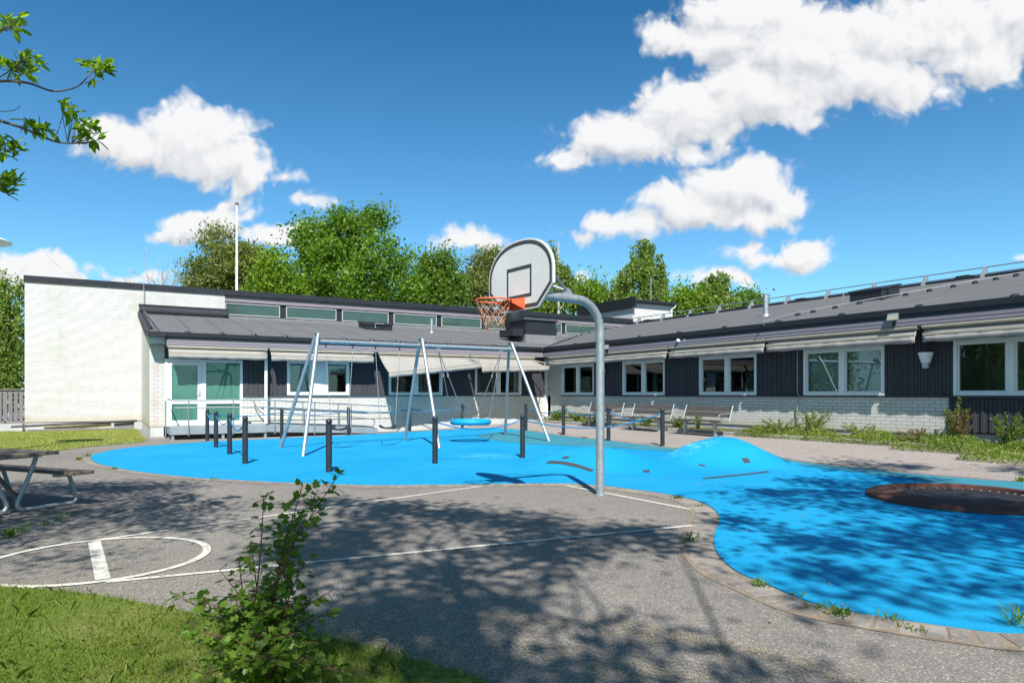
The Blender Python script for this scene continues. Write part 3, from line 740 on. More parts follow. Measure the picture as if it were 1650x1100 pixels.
# --- glazed door with side light
mb = WB(0)
X0, X1, XM = -14.895, -12.505, -13.72; z0, z1 = FL, 2.58
mb.bx(X0, X0 + .09, -.08, .03, z0, z1); mb.bx(X1 - .09, X1, -.08, .03, z0, z1); mb.bx(XM - .06, XM + .06, -.08, .03, z0, z1)
mb.bx(X0 + .09, XM - .06, -.08, .028, z1 - .09, z1); mb.bx(XM + .06, X1 - .09, -.08, .028, z1 - .09, z1); mb.bx(X0, X1, -.1, .06, z0 - .05, z0 - .002)
mb.bx(XM + .06, X1 - .09, -.08, .022, 1.10, 1.23); mb.bx(XM + .06, X1 - .09, -.08, .024, z0, z0 + .11)
df = mb.build('door_frame', 'wframe', B, bevel=.004)
mb = WB(0); mb.bx(XM + .06, X1 - .09, -.04, -.03, z0 + .11, 1.10); mb.bx(XM + .06, X1 - .09, -.04, -.03, 1.23, z1 - .09); mb.build('side_pane', 'film', df)
mb = WB(0); a, b = X0 + .095, XM - .065
mb.bx(a, a + .11, -.05, .012, z0 + .01, z1 - .095); mb.bx(b - .13, b, -.05, .012, z0 + .01, z1 - .095)
mb.bx(a + .11, b - .13, -.05, .010, z0 + .01, z0 + .14); mb.bx(a + .11, b - .13, -.05, .010, z1 - .2, z1 - .095); mb.bx(a + .11, b - .13, -.05, .008, 1.10, 1.23)
dr = mb.build('door', 'wframe', B, bevel=.004)
mb = WB(0); mb.bx(a + .11, b - .13, -.03, -.02, z0 + .14, 1.10); mb.bx(a + .11, b - .13, -.03, -.02, 1.23, z1 - .2); mb.build('pane', 'film', dr)
mb = WB(0); mb.bx(b - .085, b - .045, .012, .028, 1.33, 1.58); mb.tube([mb.P(b - .065, .02, 1.44), mb.P(b - .065, .07, 1.44), mb.P(b - .19, .07, 1.44)], .011); mb.build('handle', 'steel', dr)

# --- interior rooms
mb = MB()
mb.box(-14.85, 4.6, FL, -.5, 4.7, 2.95); mb.box(-14.85, .27, FL - .1, 5, 4.6, FL - .003); mb.box(-14.85, .3, 2.98, 4.6, 4.6, 3.02)
mb.box(3.0, REND, FL, 3.1, -.6, 2.95); mb.box(.27, REND, FL - .1, 4.6, .26, FL - .003); mb.box(.3, REND, 2.98, 4.6, .29, 3.02)
for y in (-4.25, -8.2, -15.9, -23.9): mb.box(.3, y, FL, 4.6, y + .1, 2.97)
for x in (-12.2, -8.0): mb.box(x, .3, FL, x + .1, 4.6, 2.97)
mb.build('interior', 'interior', B)
# --- roofs
SL, SR = .18, .20
def zl(y): return EH + SL * (y + .65)
def zr(x): return EH + SR * (x + .65)
vx = (zl(6.8) - EH) / SR - .65
mb = MB()
P1 = [(-15.45, -.65), (-.65, -.65), (vx, 6.8), (-15.45, 6.8)]
mb.extr([(x, y, zl(y)) for x, y in P1][::-1], (0, 0, -.08)); mb.build('roof', 'roofx', B)
mb = MB()
P2 = [(-.65, -.65), (-.65, REND), (10.6, REND), (10.6, 6.8), (vx, 6.8)]
mb.extr([(x, y, zr(x)) for x, y in P2], (0, 0, -.08)); mb.extr([(10.6, REND, zr(10.6)), (20, REND, zr(2)), (20, 6.8, zr(2)), (10.6, 6.8, zr(10.6))], (0, 0, -.08)); mb.build('roof', 'roofy', B)
mb = MB(); mb.box(-19.26, 6.74, 5.70, 10.59, 6.98, 5.93); mb.box(-19.26, 6.982, 5.7, -19.0, 18, 5.93); mb.box(-18.998, 6.985, 5.6, 10.58, 18, 5.86); mb.build('hall_roof', 'black', B)
mb = MB(); mb.box(-12.155, 6.80, 5.43, 10.55, 6.95, 5.60); mb.build('clerestory_board', 'fascia', B)
mb = MB(); mb.box(-12.155, 6.77, 5.60, 10.56, 6.9, 5.698); mb.box(-12.155, 6.90, 4.55, 10.55, 6.99, 5.43); mb.build('clerestory_wall', 'black', B)
cw = [(-12.14 + i * 2.555, -9.86 + i * 2.555) for i in range(9)]
for a, b in cw[:9]:
    b = min(b, 10.5); f = MB(); t = .032
    f.box(a, 6.84, 4.86, b, 6.898, 4.86 + t); f.box(a, 6.84, 5.38 - t, b, 6.898, 5.38); f.box(a, 6.842, 4.86 + t, a + t, 6.898, 5.38 - t); f.box(b - t, 6.842, 4.86 + t, b, 6.898, 5.38 - t)
    w = f.build('clerestory_window', 'cframe', B); g_ = MB(); g_.box(a + t, 6.87, 4.86 + t, b - t, 6.88, 5.38 - t); g_.build('pane', 'clere', w)
mb = MB(); i = 0; x = -12.15
while x < 6:
    mb.box(x + .006, 6.66, 4.6, min(x + 2.9, 7.5) - .006, 6.80, 4.80 + (.01 if i % 2 else 0)); x += 2.9; i += 1
mb.box(-15.2, 6.6, 4.6, -12.2, 6.797, 4.755); mb.build('roof_curb', 'curb', B)
mb = MB(); mb.box(-15.42, 6.55, 4.84, -12.10, 6.797, 5.02); mb.build('flashing', 'clad', B)
mb = MB(); mb.box(-15.43, 6.5, 4.76, -12.05, 6.797, 4.837); mb.box(-15.44, 6.53, 5.022, -12.08, 6.797, 5.07); mb.build('flashing', 'black', B)
# verge with stepped clips
mb = MB(); mb.extr([(-15.47, -.68, 3.24), (-15.47, 6.79, 4.60), (-15.47, 6.79, 4.80), (-15.47, -.68, 3.44)], (.10, 0, 0)); mb.build('verge_board', 'clad', B)
mb = MB()
for k in range(7):
    y = .0 + k * .95; mb.extr([(-15.36, y, zl(y)), (-15.2, y, zl(y)), (-15.28, y, zl(y) + .16)], (0, .5, .09))
mb.build('verge_clip', 'black', B)
mb = MB(); mb.tube([(-15.25, 6.7, 6.05), (-15.25, 6.70, 5.9), (-15.25, 6.71, 4.95), (-15.25, 6.5, 4.78), (-15.15, 3, zl(3) + .15), (-15.1, -.5, 3.55)], .014, 5); mb.build('lightning_wire', 'galv', B)
mb = MB()
pts = [(vx + 2.0, 6.3, zr(vx + 2.0) + .10), (5.5, 5.0, zr(5.5) + .08), (3, 2.6, zr(3) + .08), (1.2, .9, zr(1.2) + .08), (-.4, -.6, 3.47), (-.5, -.75, 3.4), (-.5, -.75, 3.15)]
mb.tube(catmull(pts, 5), .016, 5)
lw = mb.build('lightning_wire', 'galv', B); mb = MB()
for p in catmull(pts[:5], 3): mb.lathe([(.09, -.12), (.08, -.03), (.03, .0)], p, 8)
mb.build('wire_foot', 'black', lw)
mb = MB()
pts = [(-.45, -12.0, 3.2), (-.72, -12.0, 3.40), (-.6, -12, 3.46), (1.2, -11.7, zr(1.2) + .09), (4, -12.6, zr(4) + .09), (6.5, -14.0, zr(6.5) + .1), (8.6, -15.0, zr(8.6) + .1)]
mb.tube(catmull(pts, 5), .014, 5); lw = mb.build('lightning_wire', 'galv', B); mb = MB()
for p in catmull(pts[3:], 4): mb.lathe([(.09, -.12), (.08, -.03), (.03, .0)], p, 8)
mb.build('wire_foot', 'black', lw)
mb = MB(); mb.tube([(2.85, 6.6, 4.85), (2.85, 6.68, 5.2), (2.85, 6.68, 6.0), (2.7, 6.75, 6.12)], .03, 6); mb.build('lightning_wire', 'galv', B)

# --- eaves of both wings
def eaves(sw, a0, a1, m):
    g_ = WB(sw); g_.bx(a0, a1 - .02, .56, .655, EH - .12, EH + .02); x = a0 + .6
    while x < a1 - .3:
        g_.lathe([(.10, 0), (.09, .03), (.05, .055)], g_.P(x, .56, EH + .02), 8); x += 1.03 if not sw else 1.9
    g_.build('gutter', 'gutter', B)
    g_ = WB(sw); g_.bx(a0, a1 + .02, .56, .618, EH - .21, EH - .123); g_.build('drip_edge', 'black', B)
    g_ = WB(sw); g_.bx(a0, a1 + .03, .56, .612, EH - .30, EH - .213); g_.bx(a0, a1 + .03, .56, .604, EH - .385, EH - .303); g_.build('fascia_board', 'fascia', B)
    g_ = WB(sw); g_.bx(a0, a1 + .5, -.05, .555, EH - .40, EH - .36); g_.build('soffit', 'soffit', B)
eaves(0, -14.88, -.66, 0); eaves(1, REND, -.53, 0)
g_ = MB(); g_.box(-15.40, -.70, 3.24, -14.885, -.44, 3.40); g_.build('gutter_end', 'black', B)
g_ = MB(); g_.box(-15.34, -.45, 3.03, -14.9, -.002, 3.235); g_.build('eave_block', 'brick_plain', B)

# --- awnings: cassette, rolled or drawn cloth, front bar, valance
def awning(sw, a0, a1, e0, d0, e1, d1, gap=.05):
    zt = 2.88; c = WB(sw); cas = None
    P = c.P
    pts = []
    o0 = .54
    cl = MB(); N = 10; vs = []
    for i in range(N + 1):
        t = i / N; a = a0 + (a1 - a0) * t
        e = e0 + (e1 - e0) * t; d = d0 + (d1 - d0) * t
        sag = .02 * math.sin(PI * t)
        for k in range(6):
            s = k / 5; o = o0 + (e - o0) * s; z = zt - d * s - .05 * math.sin(PI * s) * (1 if e > 1 else .2) - sag * s
            vs.append(P(a, o, z))
    fs = [(i * 6 + k, i * 6 + k + 1, (i + 1) * 6 + k + 1, (i + 1) * 6 + k) for i in range(N) for k in range(5)]
    cl.add(vs, fs); cloth = cl.build('awning', 'canvas', B, smooth=True)
    so = cloth.modifiers.new('thickness', 'SOLIDIFY'); so.thickness = .004
    x0, x1 = P(a0, e0, zt - d0), P(a1, e1, zt - d1)
    mb = MB(); mb.beam(Vector(x0) + Vector((0, 0, -.012)), Vector(x1) + Vector((0, 0, -.012)), .055, .05); mb.build('front_bar', 'cream', cloth)
    mb = MB(); vs = []; N = 40
    for i in range(N + 1):
        t = i / N; p = Vector(x0).lerp(Vector(x1), t); wv = .010 * math.sin(t * 43) + .006 * math.sin(t * 97); hl = .165 + .008 * math.sin(t * 31)
        q = Vector(P(a0 + (a1 - a0) * t, e0 + (e1 - e0) * t + .02, p.z - .03)); r_ = Vector(P(a0 + (a1 - a0) * t, e0 + (e1 - e0) * t + .02 + wv, p.z - .03 - hl)); vs += [q, r_]
    mb.add(vs, [(2 * i, 2 * i + 1, 2 * i + 3, 2 * i + 2) for i in range(N)]); v = mb.build('valance', 'canvas', cloth, smooth=True); so = v.modifiers.new('thickness', 'SOLIDIFY'); so.thickness = .004
    c = WB(sw); c.tube([c.P(a0 - .03, .555, 2.945), c.P(a1 + .03, .555, 2.945)], .05, 10); c.bx(a0, a1, .40, .555, 2.90, 2.97); c.build('cassette', 'cream', cloth)
    if e0 > 1:
        mb = MB()
        for a, e, d in ((a0 + .25, e0, d0), (a1 - .25, e1, d1)):
            mb.tube([P(a, .4, 2.9), P(a + .5, .4 + (e - .4) * .5, 2.9 - d * .55), P(a, e, zt - d - .02)], .022, 6)
        mb.build('folding_arm', 'cream', cloth)
    return cloth
awning(0, -14.82, -11.83, .68, .12, .68, .12); awning(0, -11.69, -8.07, .68, .13, .68, .12)
awning(0, -7.83, -4.12, 1.60, .68, 1.60, .27); awning(0, -4.02, -1.05, 1.50, .42, 1.72, .32)
for a, b in ((-8.05, -.98), (-11.95, -8.17), (-16.13, -12.04), (-20.1, -16.30), (-24.1, -20.3), (-28, -24.3)): awning(1, a, b, .60, .085 + .02 * random.random(), .60, .095)
mb = WB(1)
for a in (-8.11, -11.995, -16.215, -20.2): mb.bx(a - .05, a + .05, .02, .40, 2.6, 2.95)
mb.build('awning_bracket', 'black', B)
# posts and pipes
mb = MB(); mb.tube([(-11.80, -.35, .42), (-11.80, -.35, 2.93)], .055, 10); mb.build('post', 'white', B, smooth=True)
mb = MB(); mb.box(-.165, -.09, .45, -.03, .0, 2.95); mb.build('corner_board', 'wframe', B)
mb = MB(); mb.tube([(-.05, -12.62, 2.7), (-.05, -12.62, 1.55), (-.09, -12.66, 1.42), (-.09, -12.75, 1.36), (-.06, -12.62, 1.25), (-.03, -12.62, .45)], .014, 6); mb.build('wire_conduit', 'steel', B)
# wall lamps and floodlights
def cone_lamp(y):
    mb = MB(); mb.lathe([(.075, 0), (.095, .13)], (-.17, y, 2.02), 18); base = mb.build('wall_lamp', 'steel', B, smooth=True)
    mb = MB(); mb.lathe([(.095, .131), (.165, .36), (.16, .365)], (-.17, y, 2.02), 18); mb.build('lamp_shade', 'lampwhite', base, smooth=True)
    mb = MB(); mb.box(-.06, y - .05, 2.1, -.03, y + .05, 2.3); mb.box(-.14, y - .02, 2.18, -.03, y + .02, 2.22); mb.build('bracket', 'steel', base)
cone_lamp(-4.05); cone_lamp(-16.13)
def flood(y, z):
    mb = MB(); mb.beam((-.66, y - .13, z), (-.66, y + .13, z), .05, .17, (.35, 0, 1)); o = mb.build('floodlight', 'steel', B)
    mb = MB(); mb.beam((-.69, y - .11, z - .012), (-.69, y + .11, z - .012), .012, .13, (.35, 0, 1)); mb.build('lens', 'cream', o)
    mb = MB(); mb.box(-.63, y - .03, z - .22, -.50, y + .03, z - .06); mb.build('bracket', 'black', o)
flood(-4.95, 3.16); flood(-15.65, 3.22)
mb = MB(); mb.box(-.58, -8.75, 3.02, -.50, -8.65, 3.16); mb.tube([(-.56, -8.66, 3.14), (-.68, -8.6, 3.16)], .05, 8); mb.tube([(-.54, -8.74, 3.12), (-.6, -8.9, 3.16)], .035, 8); mb.build('security_camera', 'white', B)

# roof furniture
def on_roof(px, py, side):
    "point of a roof plane under photo pixel (building coordinates)"
    best = None
    D = 10
    while D < 60:
        p = at(px, py, D); X, Y = loc(p.x, p.y); z = zl(Y) if side == 0 else zr(X)
        if p.z <= z and Y > -1: return X, Y, z
        if side == 1 and p.z <= z and X > -.65: return X, Y, z
        D += .02
    return X, Y, z
def hatch(c, w, d, h, sl, axis_):
    mb = MB(); x, y, z = c
    dz = lambda ax, ay: (ay * sl if axis_ == 0 else ax * sl)
    def bx(x0, x1, y0, y1, z0, z1):
        mb.hexa([(x + a, y + b, z + zz + dz(a, b)) for zz in (z0, z1) for a, b in ((x0, y0), (x1, y0), (x1, y1), (x0, y1))])
    bx(-w / 2, w / 2, -d / 2, d / 2, -.05, h); bx(-w / 2 - .04, w / 2 + .04, -d / 2 - .04, d / 2 + .04, h, h + .06)
    bx(-w / 2 + .3, -w / 2 + .36, -d / 2 - .06, -d / 2 - .042, h * .2, h)
    o = mb.build('roof_hatch', 'black', B); mb2 = MB()
    if axis_ == 0: mb2.tube([(x - .2, y - d / 2 - .07, z + h * .4 - d / 2 * sl), (x - .2, y - d / 2 - .07, z + h + .05 - d / 2 * sl), (x + .2, y - d / 2 - .07, z + h + .05 - d / 2 * sl)], .025, 6)
    else: mb2.tube([(x - w / 2 - .07, y + .7, z + h * .4 - w / 2 * sl), (x - w / 2 - .07, y + .7, z + h + .02 - w / 2 * sl), (x - w / 2 - .07, y + .9, z + h + .02 - w / 2 * sl)], .022, 6)
    mb2.build('latch', 'galv', o)
X, Y, z = on_roof(611, 532, 0); hatch((X, Y + .5, z + .08), 1.22, 1.0, .24, SL, 0)
X, Y, z = on_roof(1397, 485, 1); hatch((X + .4, Y, z + .06), 1.0, 1.05, .34, SR, 1)
def vent(c, h, r, mat='steel'):
    mb = MB(); mb.lathe([(r * 1.9, -.06), (r * 1.6, .05), (r, .07), (r, h), (r * 1.15, h), (r * 1.15, h + .04)], c, 12); mb.build('vent_pipe', mat, B, smooth=True)
X, Y, z = on_roof(695.5, 536, 0); vent((X, Y, z), .62, .07)
X, Y, z = on_roof(1234, 509, 1); vent((X, Y, z), .72, .085)
X, Y, z = on_roof(945, 536, 0); vent((X, Y, z), .6, .09)
X, Y, z = on_roof(1656, 432, 1); mb = MB(); mb.lathe([(.12, -.1), (.12, 1.3), (.1, 1.32)], (X + .3, Y, z), 12); mb.build('vent_pipe', 'black', B, smooth=True)
# chimney box with ventilator hood
X, Y, z = on_roof(868, 553, 0); X += .25; z = zl(Y)
mb = MB(); w, d = .95, .95
mb.box(X - w, Y, z - .2, X + w * .75, Y + 1.5, z + .42); ch = mb.build('chimney', 'curb', B)
mb = MB(); mb.box(X - w - .02, Y - .03, z + .42, X + w * .75 + .02, Y + 1.53, z + .72); mb.box(X - w + .02, Y + .01, z + .722, X + w * .75 - .02, Y + 1.5, z + 1.02); mb.box(X - w - .06, Y - .06, z + 1.022, X + w * .75 + .06, Y + 1.56, z + 1.08); mb.build('cap', 'black', ch)
mb = MB(); mb.box(X - w - .62, Y + .1, z + .30, X - w - .03, Y + 1.3, z + .62); mb.build('side_box', 'black', ch)
mb = MB(); mb.lathe([(.34, .62), (.38, .70), (.58, 1.62), (.56, 1.66), (.3, 1.62)], (X - w + .5, Y + 1.9, z + .05), 20); mb.build('ventilator', 'black', ch, smooth=True)
# brick tower beyond the ridge
mb = MB(); mb.box(10.62, 6.82, 4.8, 13.75, 12, 6.92); mb.build('tower_wall', 'brick', B)
mb = MB(); mb.box(10.52, 6.5, 6.96, 13.95, 12.2, 7.10); mb.box(10.56, 6.6, 6.922, 13.85, 12.1, 6.958); mb.build('tower_roof', 'black', B)
mb = MB(); mb.box(10.48, 6.44, 6.62, 10.60, 12.3, 7.24); mb.build('tower_verge', 'gutter', B)
mb = MB(); mb.tube([(13.85, 6.55, 6.98), (13.85, 6.62, 6.85), (13.68, 6.75, 6.7), (13.68, 6.75, 5.0)], .06, 8); mb.build('downpipe', 'white', B)
mb = MB(); mb.tube([(13.3, 8.2, 7.05), (13.3, 8.2, 8.9)], .03, 6); mb.build('mast', 'galv', B)
# ridge rail
mb = MB(); mb.tube([(10.45, REND, zr(10.45) + .34), (10.45, 6.6, zr(10.45) + .34)], .022, 6); mb.tube([(10.45, REND, zr(10.45) + .12), (10.45, 6.6, zr(10.45) + .12)], .016, 6)
rr_ = mb.build('ridge_rail', 'galv', B); mb = MB(); y = 6.0
while y > REND:
    mb.extr([(10.15, y - .05, zr(10.15)), (10.55, y - .05, zr(10.55)), (10.47, y - .05, zr(10.45) + .36), (10.43, y - .05, zr(10.45) + .36)], (0, .1, 0)); y -= 2.05
mb.build('rail_bracket', 'galv', rr_)
mb = MB(); y = 5
mb.box(10.3, REND, zr(10.5) - .02, 10.9, 6.6, zr(10.5) + .06)
while y > REND: mb.box(10.25, y, zr(10.3) - .02, 10.7, y + .45, zr(10.5) + .12); y -= 3.4
mb.build('ridge_cap', 'black', B)
mb = MB(); mb.lathe([(.3, 0), (.34, .12), (.22, .3), (.05, .38)], (3.6, 9.5, 5.86), 14); mb.build('roof_fan', 'galv', B, smooth=True)
# left gable closure so that the rooms are shut
mb = MB(); mb.box(4.75, 4.75, -.1, 20, 6.7, 4.0); mb.box(19.8, REND, -.1, 20, 4.7, zr(2) - .1); mb.box(.26, REND, -.1, 19.79, REND + .2, 3.3); mb.build('rear_wall', 'brick', B)
mb = MB(); mb.box(10.3, 7.2, -.1, 10.55, 18, 5.58); mb.box(-18.9, 17.8, -.1, 10.28, 18, 5.58); mb.build('rear_wall', 'brick', B)
# ================================================================== THINGS ON THE GROUND
def lwx(px, Y):
    r = (px - 825) / F
    return (r * (CY + Y * CT) - CX + Y * ST) / (CT - r * ST)
# --- access ramp
rp = thing('access_ramp', 'grey metal access ramp with tube railings leading to the glazed door', 'ramp', (CX, CY, 0), TH)
YF = -1.35
mb = MB(); xd0, xd1, xr1 = -14.80, -11.95, -8.15
mb.box(xd0, YF + .04, .36, xd1, -.11, .40); mb.box(xd0, YF, .16, xd1, YF + .038, .405); mb.box(xd0 - .035, YF, .16, xd0 - .002, -.11, .405); mb.build('deck', 'alu', rp, bevel=.004)
mb = MB()
mb.hexa([(xd1 + .005, YF, .18), (xr1, YF, .02), (xr1, YF + .04, .02), (xd1 + .005, YF + .04, .18), (xd1 + .005, YF, .41), (xr1, YF, .19), (xr1, YF + .04, .19), (xd1 + .005, YF + .04, .41)])
mb.hexa([(xd1 + .005, YF + .042, .34), (xr1, YF + .042, .12), (xr1, -.16, .12), (xd1 + .005, -.16, .34), (xd1 + .005, YF + .042, .37), (xr1, YF + .042, .15), (xr1, -.16, .15), (xd1 + .005, -.16, .37)])
mb.hexa([(xd1 + .005, -.155, .18), (xr1, -.155, .02), (xr1, -.12, .02), (xd1 + .005, -.12, .18), (xd1 + .005, -.155, .41), (xr1, -.155, .19), (xr1, -.12, .19), (xd1 + .005, -.12, .41)])
mb.build('ramp_plate', 'alu', rp)
for x in (xd0 + .05, -13.3, xd1 - .05):
    for y in (YF + .08, -.25):
        mb = MB(); mb.box(x - .04, y - .04, 0, x + .04, y + .04, .36); mb.build('leg', 'alu', rp)
def deckz(x): return .40 if x < xd1 else .40 - (x - xd1) / (xr1 - xd1) * .22
mb = MB(); yr = YF - .04
top = [(x, yr, deckz(x) + .83) for x in (-14.75, -13.5, xd1, -10, -8.3)]
loop = [(-7.75, yr, deckz(-8.1) + .80), (-7.68, yr, deckz(-8.1) + .70), (-7.75, yr, deckz(-8.1) + .60), (-8.3, yr, deckz(-8.3) + .60)]
mb.tube(catmull(top + loop, 5), .024, 8); mb.tube([(x, yr, deckz(x) + .60) for x in (-14.7, xd1, -8.3)], .02, 8)
mb.tube([(-14.82, -.3, deckz(-14) + .85), (-14.82, -.9, deckz(-14) + .87), (-14.8, yr, deckz(-14) + .83)], .024, 8); mb.build('handrail', 'rail', rp, smooth=True)
mb = MB(); mb.tube(catmull([(-12.2, -.2, 1.25), (-12.1, -.22, 1.0), (-11.9, -.24, .78), (-11.5, -.25, .72), (-9.5, -.25, .62), (-8.3, -.25, .54), (-7.95, -.25, .48), (-7.9, -.25, .35), (-8.0, -.25, .2)], 4), .022, 8); mb.build('handrail', 'rail', rp, smooth=True)
mb = MB(); mb.tube([(x, -.25, deckz(x) + .83) for x in (-12.0, -8.2)], .022, 8); mb.build('handrail', 'rail', rp, smooth=True)
for px in (267, 304, 376, 443, 507, 566):
    x = lwx(px, yr); mb = MB(); mb.tube([(x, yr, max(0.0, deckz(x) - .28)), (x, yr, deckz(x) + .83)], .021, 8); mb.build('railing_post', 'rail', rp, smooth=True)
for px in (488, 545):
    x = lwx(px, -.25); mb = MB(); mb.tube([(x, -.25, deckz(x) - .1), (x, -.25, deckz(x) + .83)], .02, 8); mb.build('railing_post', 'rail', rp, smooth=True)
tag(MB().box(-15.30, -.30, .0, -14.9, -.02, .05).build('step_stone', 'granite'), 'pale flat stone lying at the foot of the brick end pillar', 'stone')
o = bpy.data.objects['step_stone']; o.location = (CX, CY, 0); o.rotation_euler = (0, 0, TH)

# --- bollards and ropes
def make_bollard(label):
    t = thing('bollard', label, 'bollard', group='black bollards round the blue play surface')
    mb = MB(); mb.lathe([(.056, -.06), (.056, .80), (.059, .802), (.059, .86), (.052, .865)], (0, 0, 0), 20); mb.build('post', 'bollard', t, smooth=True)
    mb = MB(); mb.lathe([(.034, .866), (.052, .882), (.060, .910), (.055, .940), (.036, .962), (.01, .972)], (0, 0, 0), 20); c = mb.build('cap', 'bollard', t, smooth=True)
    mb = MB(); mb.tube([(.055, 0, .83), (.085, 0, .83)], .012, 6); mb.lathe([(.02, -.02), (.024, 0), (.02, .02)], (.095, 0, .83), 8); mb.build('eyelet', 'bollard', c)
    return t
BO = [('a', (334, 710.8), 'bollard beside the ramp railing in front of the glazed door'), ('b', (348, 721.1), 'second bollard from the ramp in the short receding row'), ('c', (370, 732.3), 'third bollard from the ramp in the short receding row'), ('d', (395, 747.6), 'last bollard of the short receding row, left of the swing frame'),
      ('e', (530, 761), 'bollard standing nearest the camera, behind the foreground bush'), ('f', (701, 747.4), 'bollard in front of the middle swing legs'), ('g', (842, 738.2), 'bollard between the basket swing and the basketball pole'),
      ('h', (454, 706.5), 'bollard behind the left end legs of the swing frame, before the ramp'), ('i', (561.5, 701), 'bollard at the low end of the ramp railing'), ('j', (660, 694.6), 'bollard half hidden behind the rear middle swing leg'), ('k', (745, 691), 'bollard just behind the basket swing seat'),
      ('l', (847.5, 694), 'bollard behind the right end legs of the swing frame'), ('m', (908, 700.6), 'bollard in front of the farthest bench'), ('n', (980.5, 710.3), 'bollard just right of the basketball pole, before the middle bench'), ('o', (1067.5, 718.8), 'bollard at the left foot of the larger blue mound')]
bpos = {}; b0 = None
for k, p, l in BO:
    w = G(*p); w.z = terrain(w.x, w.y) + .012; bpos[k] = w; l = 'black round-topped ' + l
    if b0 is None: b0 = make_bollard(l); b0.location = w; b0.rotation_euler = (0, 0, .2)
    else: dup(b0, w, .2 if k not in 'f' else PI + .2, l)
def rope(a, b, sag, label, z0=.83, z1=.83):
    A, Bp = bpos[a] + Vector((0, 0, z0)), bpos[b] + Vector((0, 0, z1)); d = (Bp - A).normalized() * .07
    A, Bp = A + d, Bp - d; pts = []
    for i in range(19):
        t = i / 18; p = A.lerp(Bp, t); p.z -= sag * 4 * t * (1 - t); pts.append(p)
    r = tag(MB().tube(pts, .0145, 6).build('rope', 'rope', None, smooth=True), label, 'rope', 'blue ropes strung between the bollards')
ROPES = [('a', 'b', .17, 'short blue rope sagging between the two bollards nearest the ramp'), ('b', 'c', .17, 'short blue rope sagging between the second and third bollards of the receding row'), ('c', 'd', .22, 'short blue rope drooping lowest, between the front two bollards of the receding row'),
         ('a', 'h', .10, 'long blue rope stretched along the ramp in front of the glazed door'), ('h', 'i', .10, 'blue rope hanging behind the left swing legs'), ('i', 'j', .12, 'blue rope stretched behind the two belt swings'), ('j', 'k', .09, 'blue rope stretched behind the basket swing ropes'),
         ('f', 'g', .16, 'blue rope sagging in front of the basket swing'), ('g', 'o', .26, 'long low blue rope passing behind the basketball pole'), ('l', 'm', .16, 'blue rope hanging behind the right end swing leg'), ('m', 'n', .16, 'blue rope hanging in front of the farthest bench'), ('n', 'o', .2, 'blue rope hanging in front of the middle bench')]
for a, b, s, l in ROPES: rope(a, b, s, l)

# --- swing frame
A1, A2, A3 = Vector((-4.93, 17.26, 2.93)), Vector((-2.58, 19.35, 2.97)), Vector((-.05, 21.07, 2.98))
feet = [(G(451.4, 721.3), G(488, 735.5)), (G(652, 710.4), G(708, 722)), (G(814, 701), G(885.5, 711))]
sw = thing('swing_frame', 'galvanised steel swing frame with three pairs of slanting legs and one long beam', 'swing frame', A2 * 1); sw.location.z = 0
O = Vector((A2.x, A2.y, 0)); bz = Vector((0, 0, -.17))
bd = (A3 - A1).normalized(); side = Vector((bd.y, -bd.x, 0)).normalized()
mb = MB(); mb.tube([A1 + bz - O - bd * .02, A2 + bz - O - bd * .05], .057, 12); mb.tube([A2 + bz - O + bd * .05, A3 + bz - O + bd * .03], .057, 12); mb.build('beam', 'galv', sw, smooth=True)
for (fr_, fn), ap in zip(feet, (A1, A2, A3)):
    for f_, s_ in ((fr_, -1), (fn, 1)):
        f_ = Vector((f_.x, f_.y, mat_h(f_.x, f_.y) - .03)); top_ = ap + side * (.07 * s_)
        mb = MB(); mb.tube([f_ - O, top_ - O], .046, 12); lg = mb.build('leg', 'galv', sw, smooth=True)
    mb = MB(); mb.beam(ap - O + side * .12 + Vector((0, 0, -.14)), ap - O - side * .12 + Vector((0, 0, -.14)), .016, .26); mb.beam(ap - O + Vector((0, 0, .03)) - side * .1, ap - O + Vector((0, 0, .03)) + side * .1, .1, .02); mb.build('joint_plate', 'galv', sw)
def beam_at(px):
    r = (px - 825) / F; a, b = (A1, A2) if px < 678 else (A2, A3)
    t = (r * a.y - a.x) / ((b.x - a.x) - r * (b.y - a.y)); return a.lerp(b, t) + bz
def chain(mb, a, b, r=.0085):
    n = max(8, int((b - a).length / .05)); pts = [a.lerp(b, i / n) for i in range(n + 1)]
    mb.tube(pts, [r * (1.35 if i % 2 else .7) for i in range(n + 1)], 5)
for px in (525, 568.6, 605, 644, 706.6, 807):
    c = beam_at(px); mb = MB(); d = bd
    mb.beam(c - O - d * .07 + Vector((0, 0, -.065)), c - O + d * .07 + Vector((0, 0, -.065)), .05, .03); mb.tube([c - O + Vector((0, 0, -.07)), c - O + Vector((0, 0, -.15))], .02, 6)
    mb.build('hanger', 'rubberblk' if px < 700 else 'galv', sw)
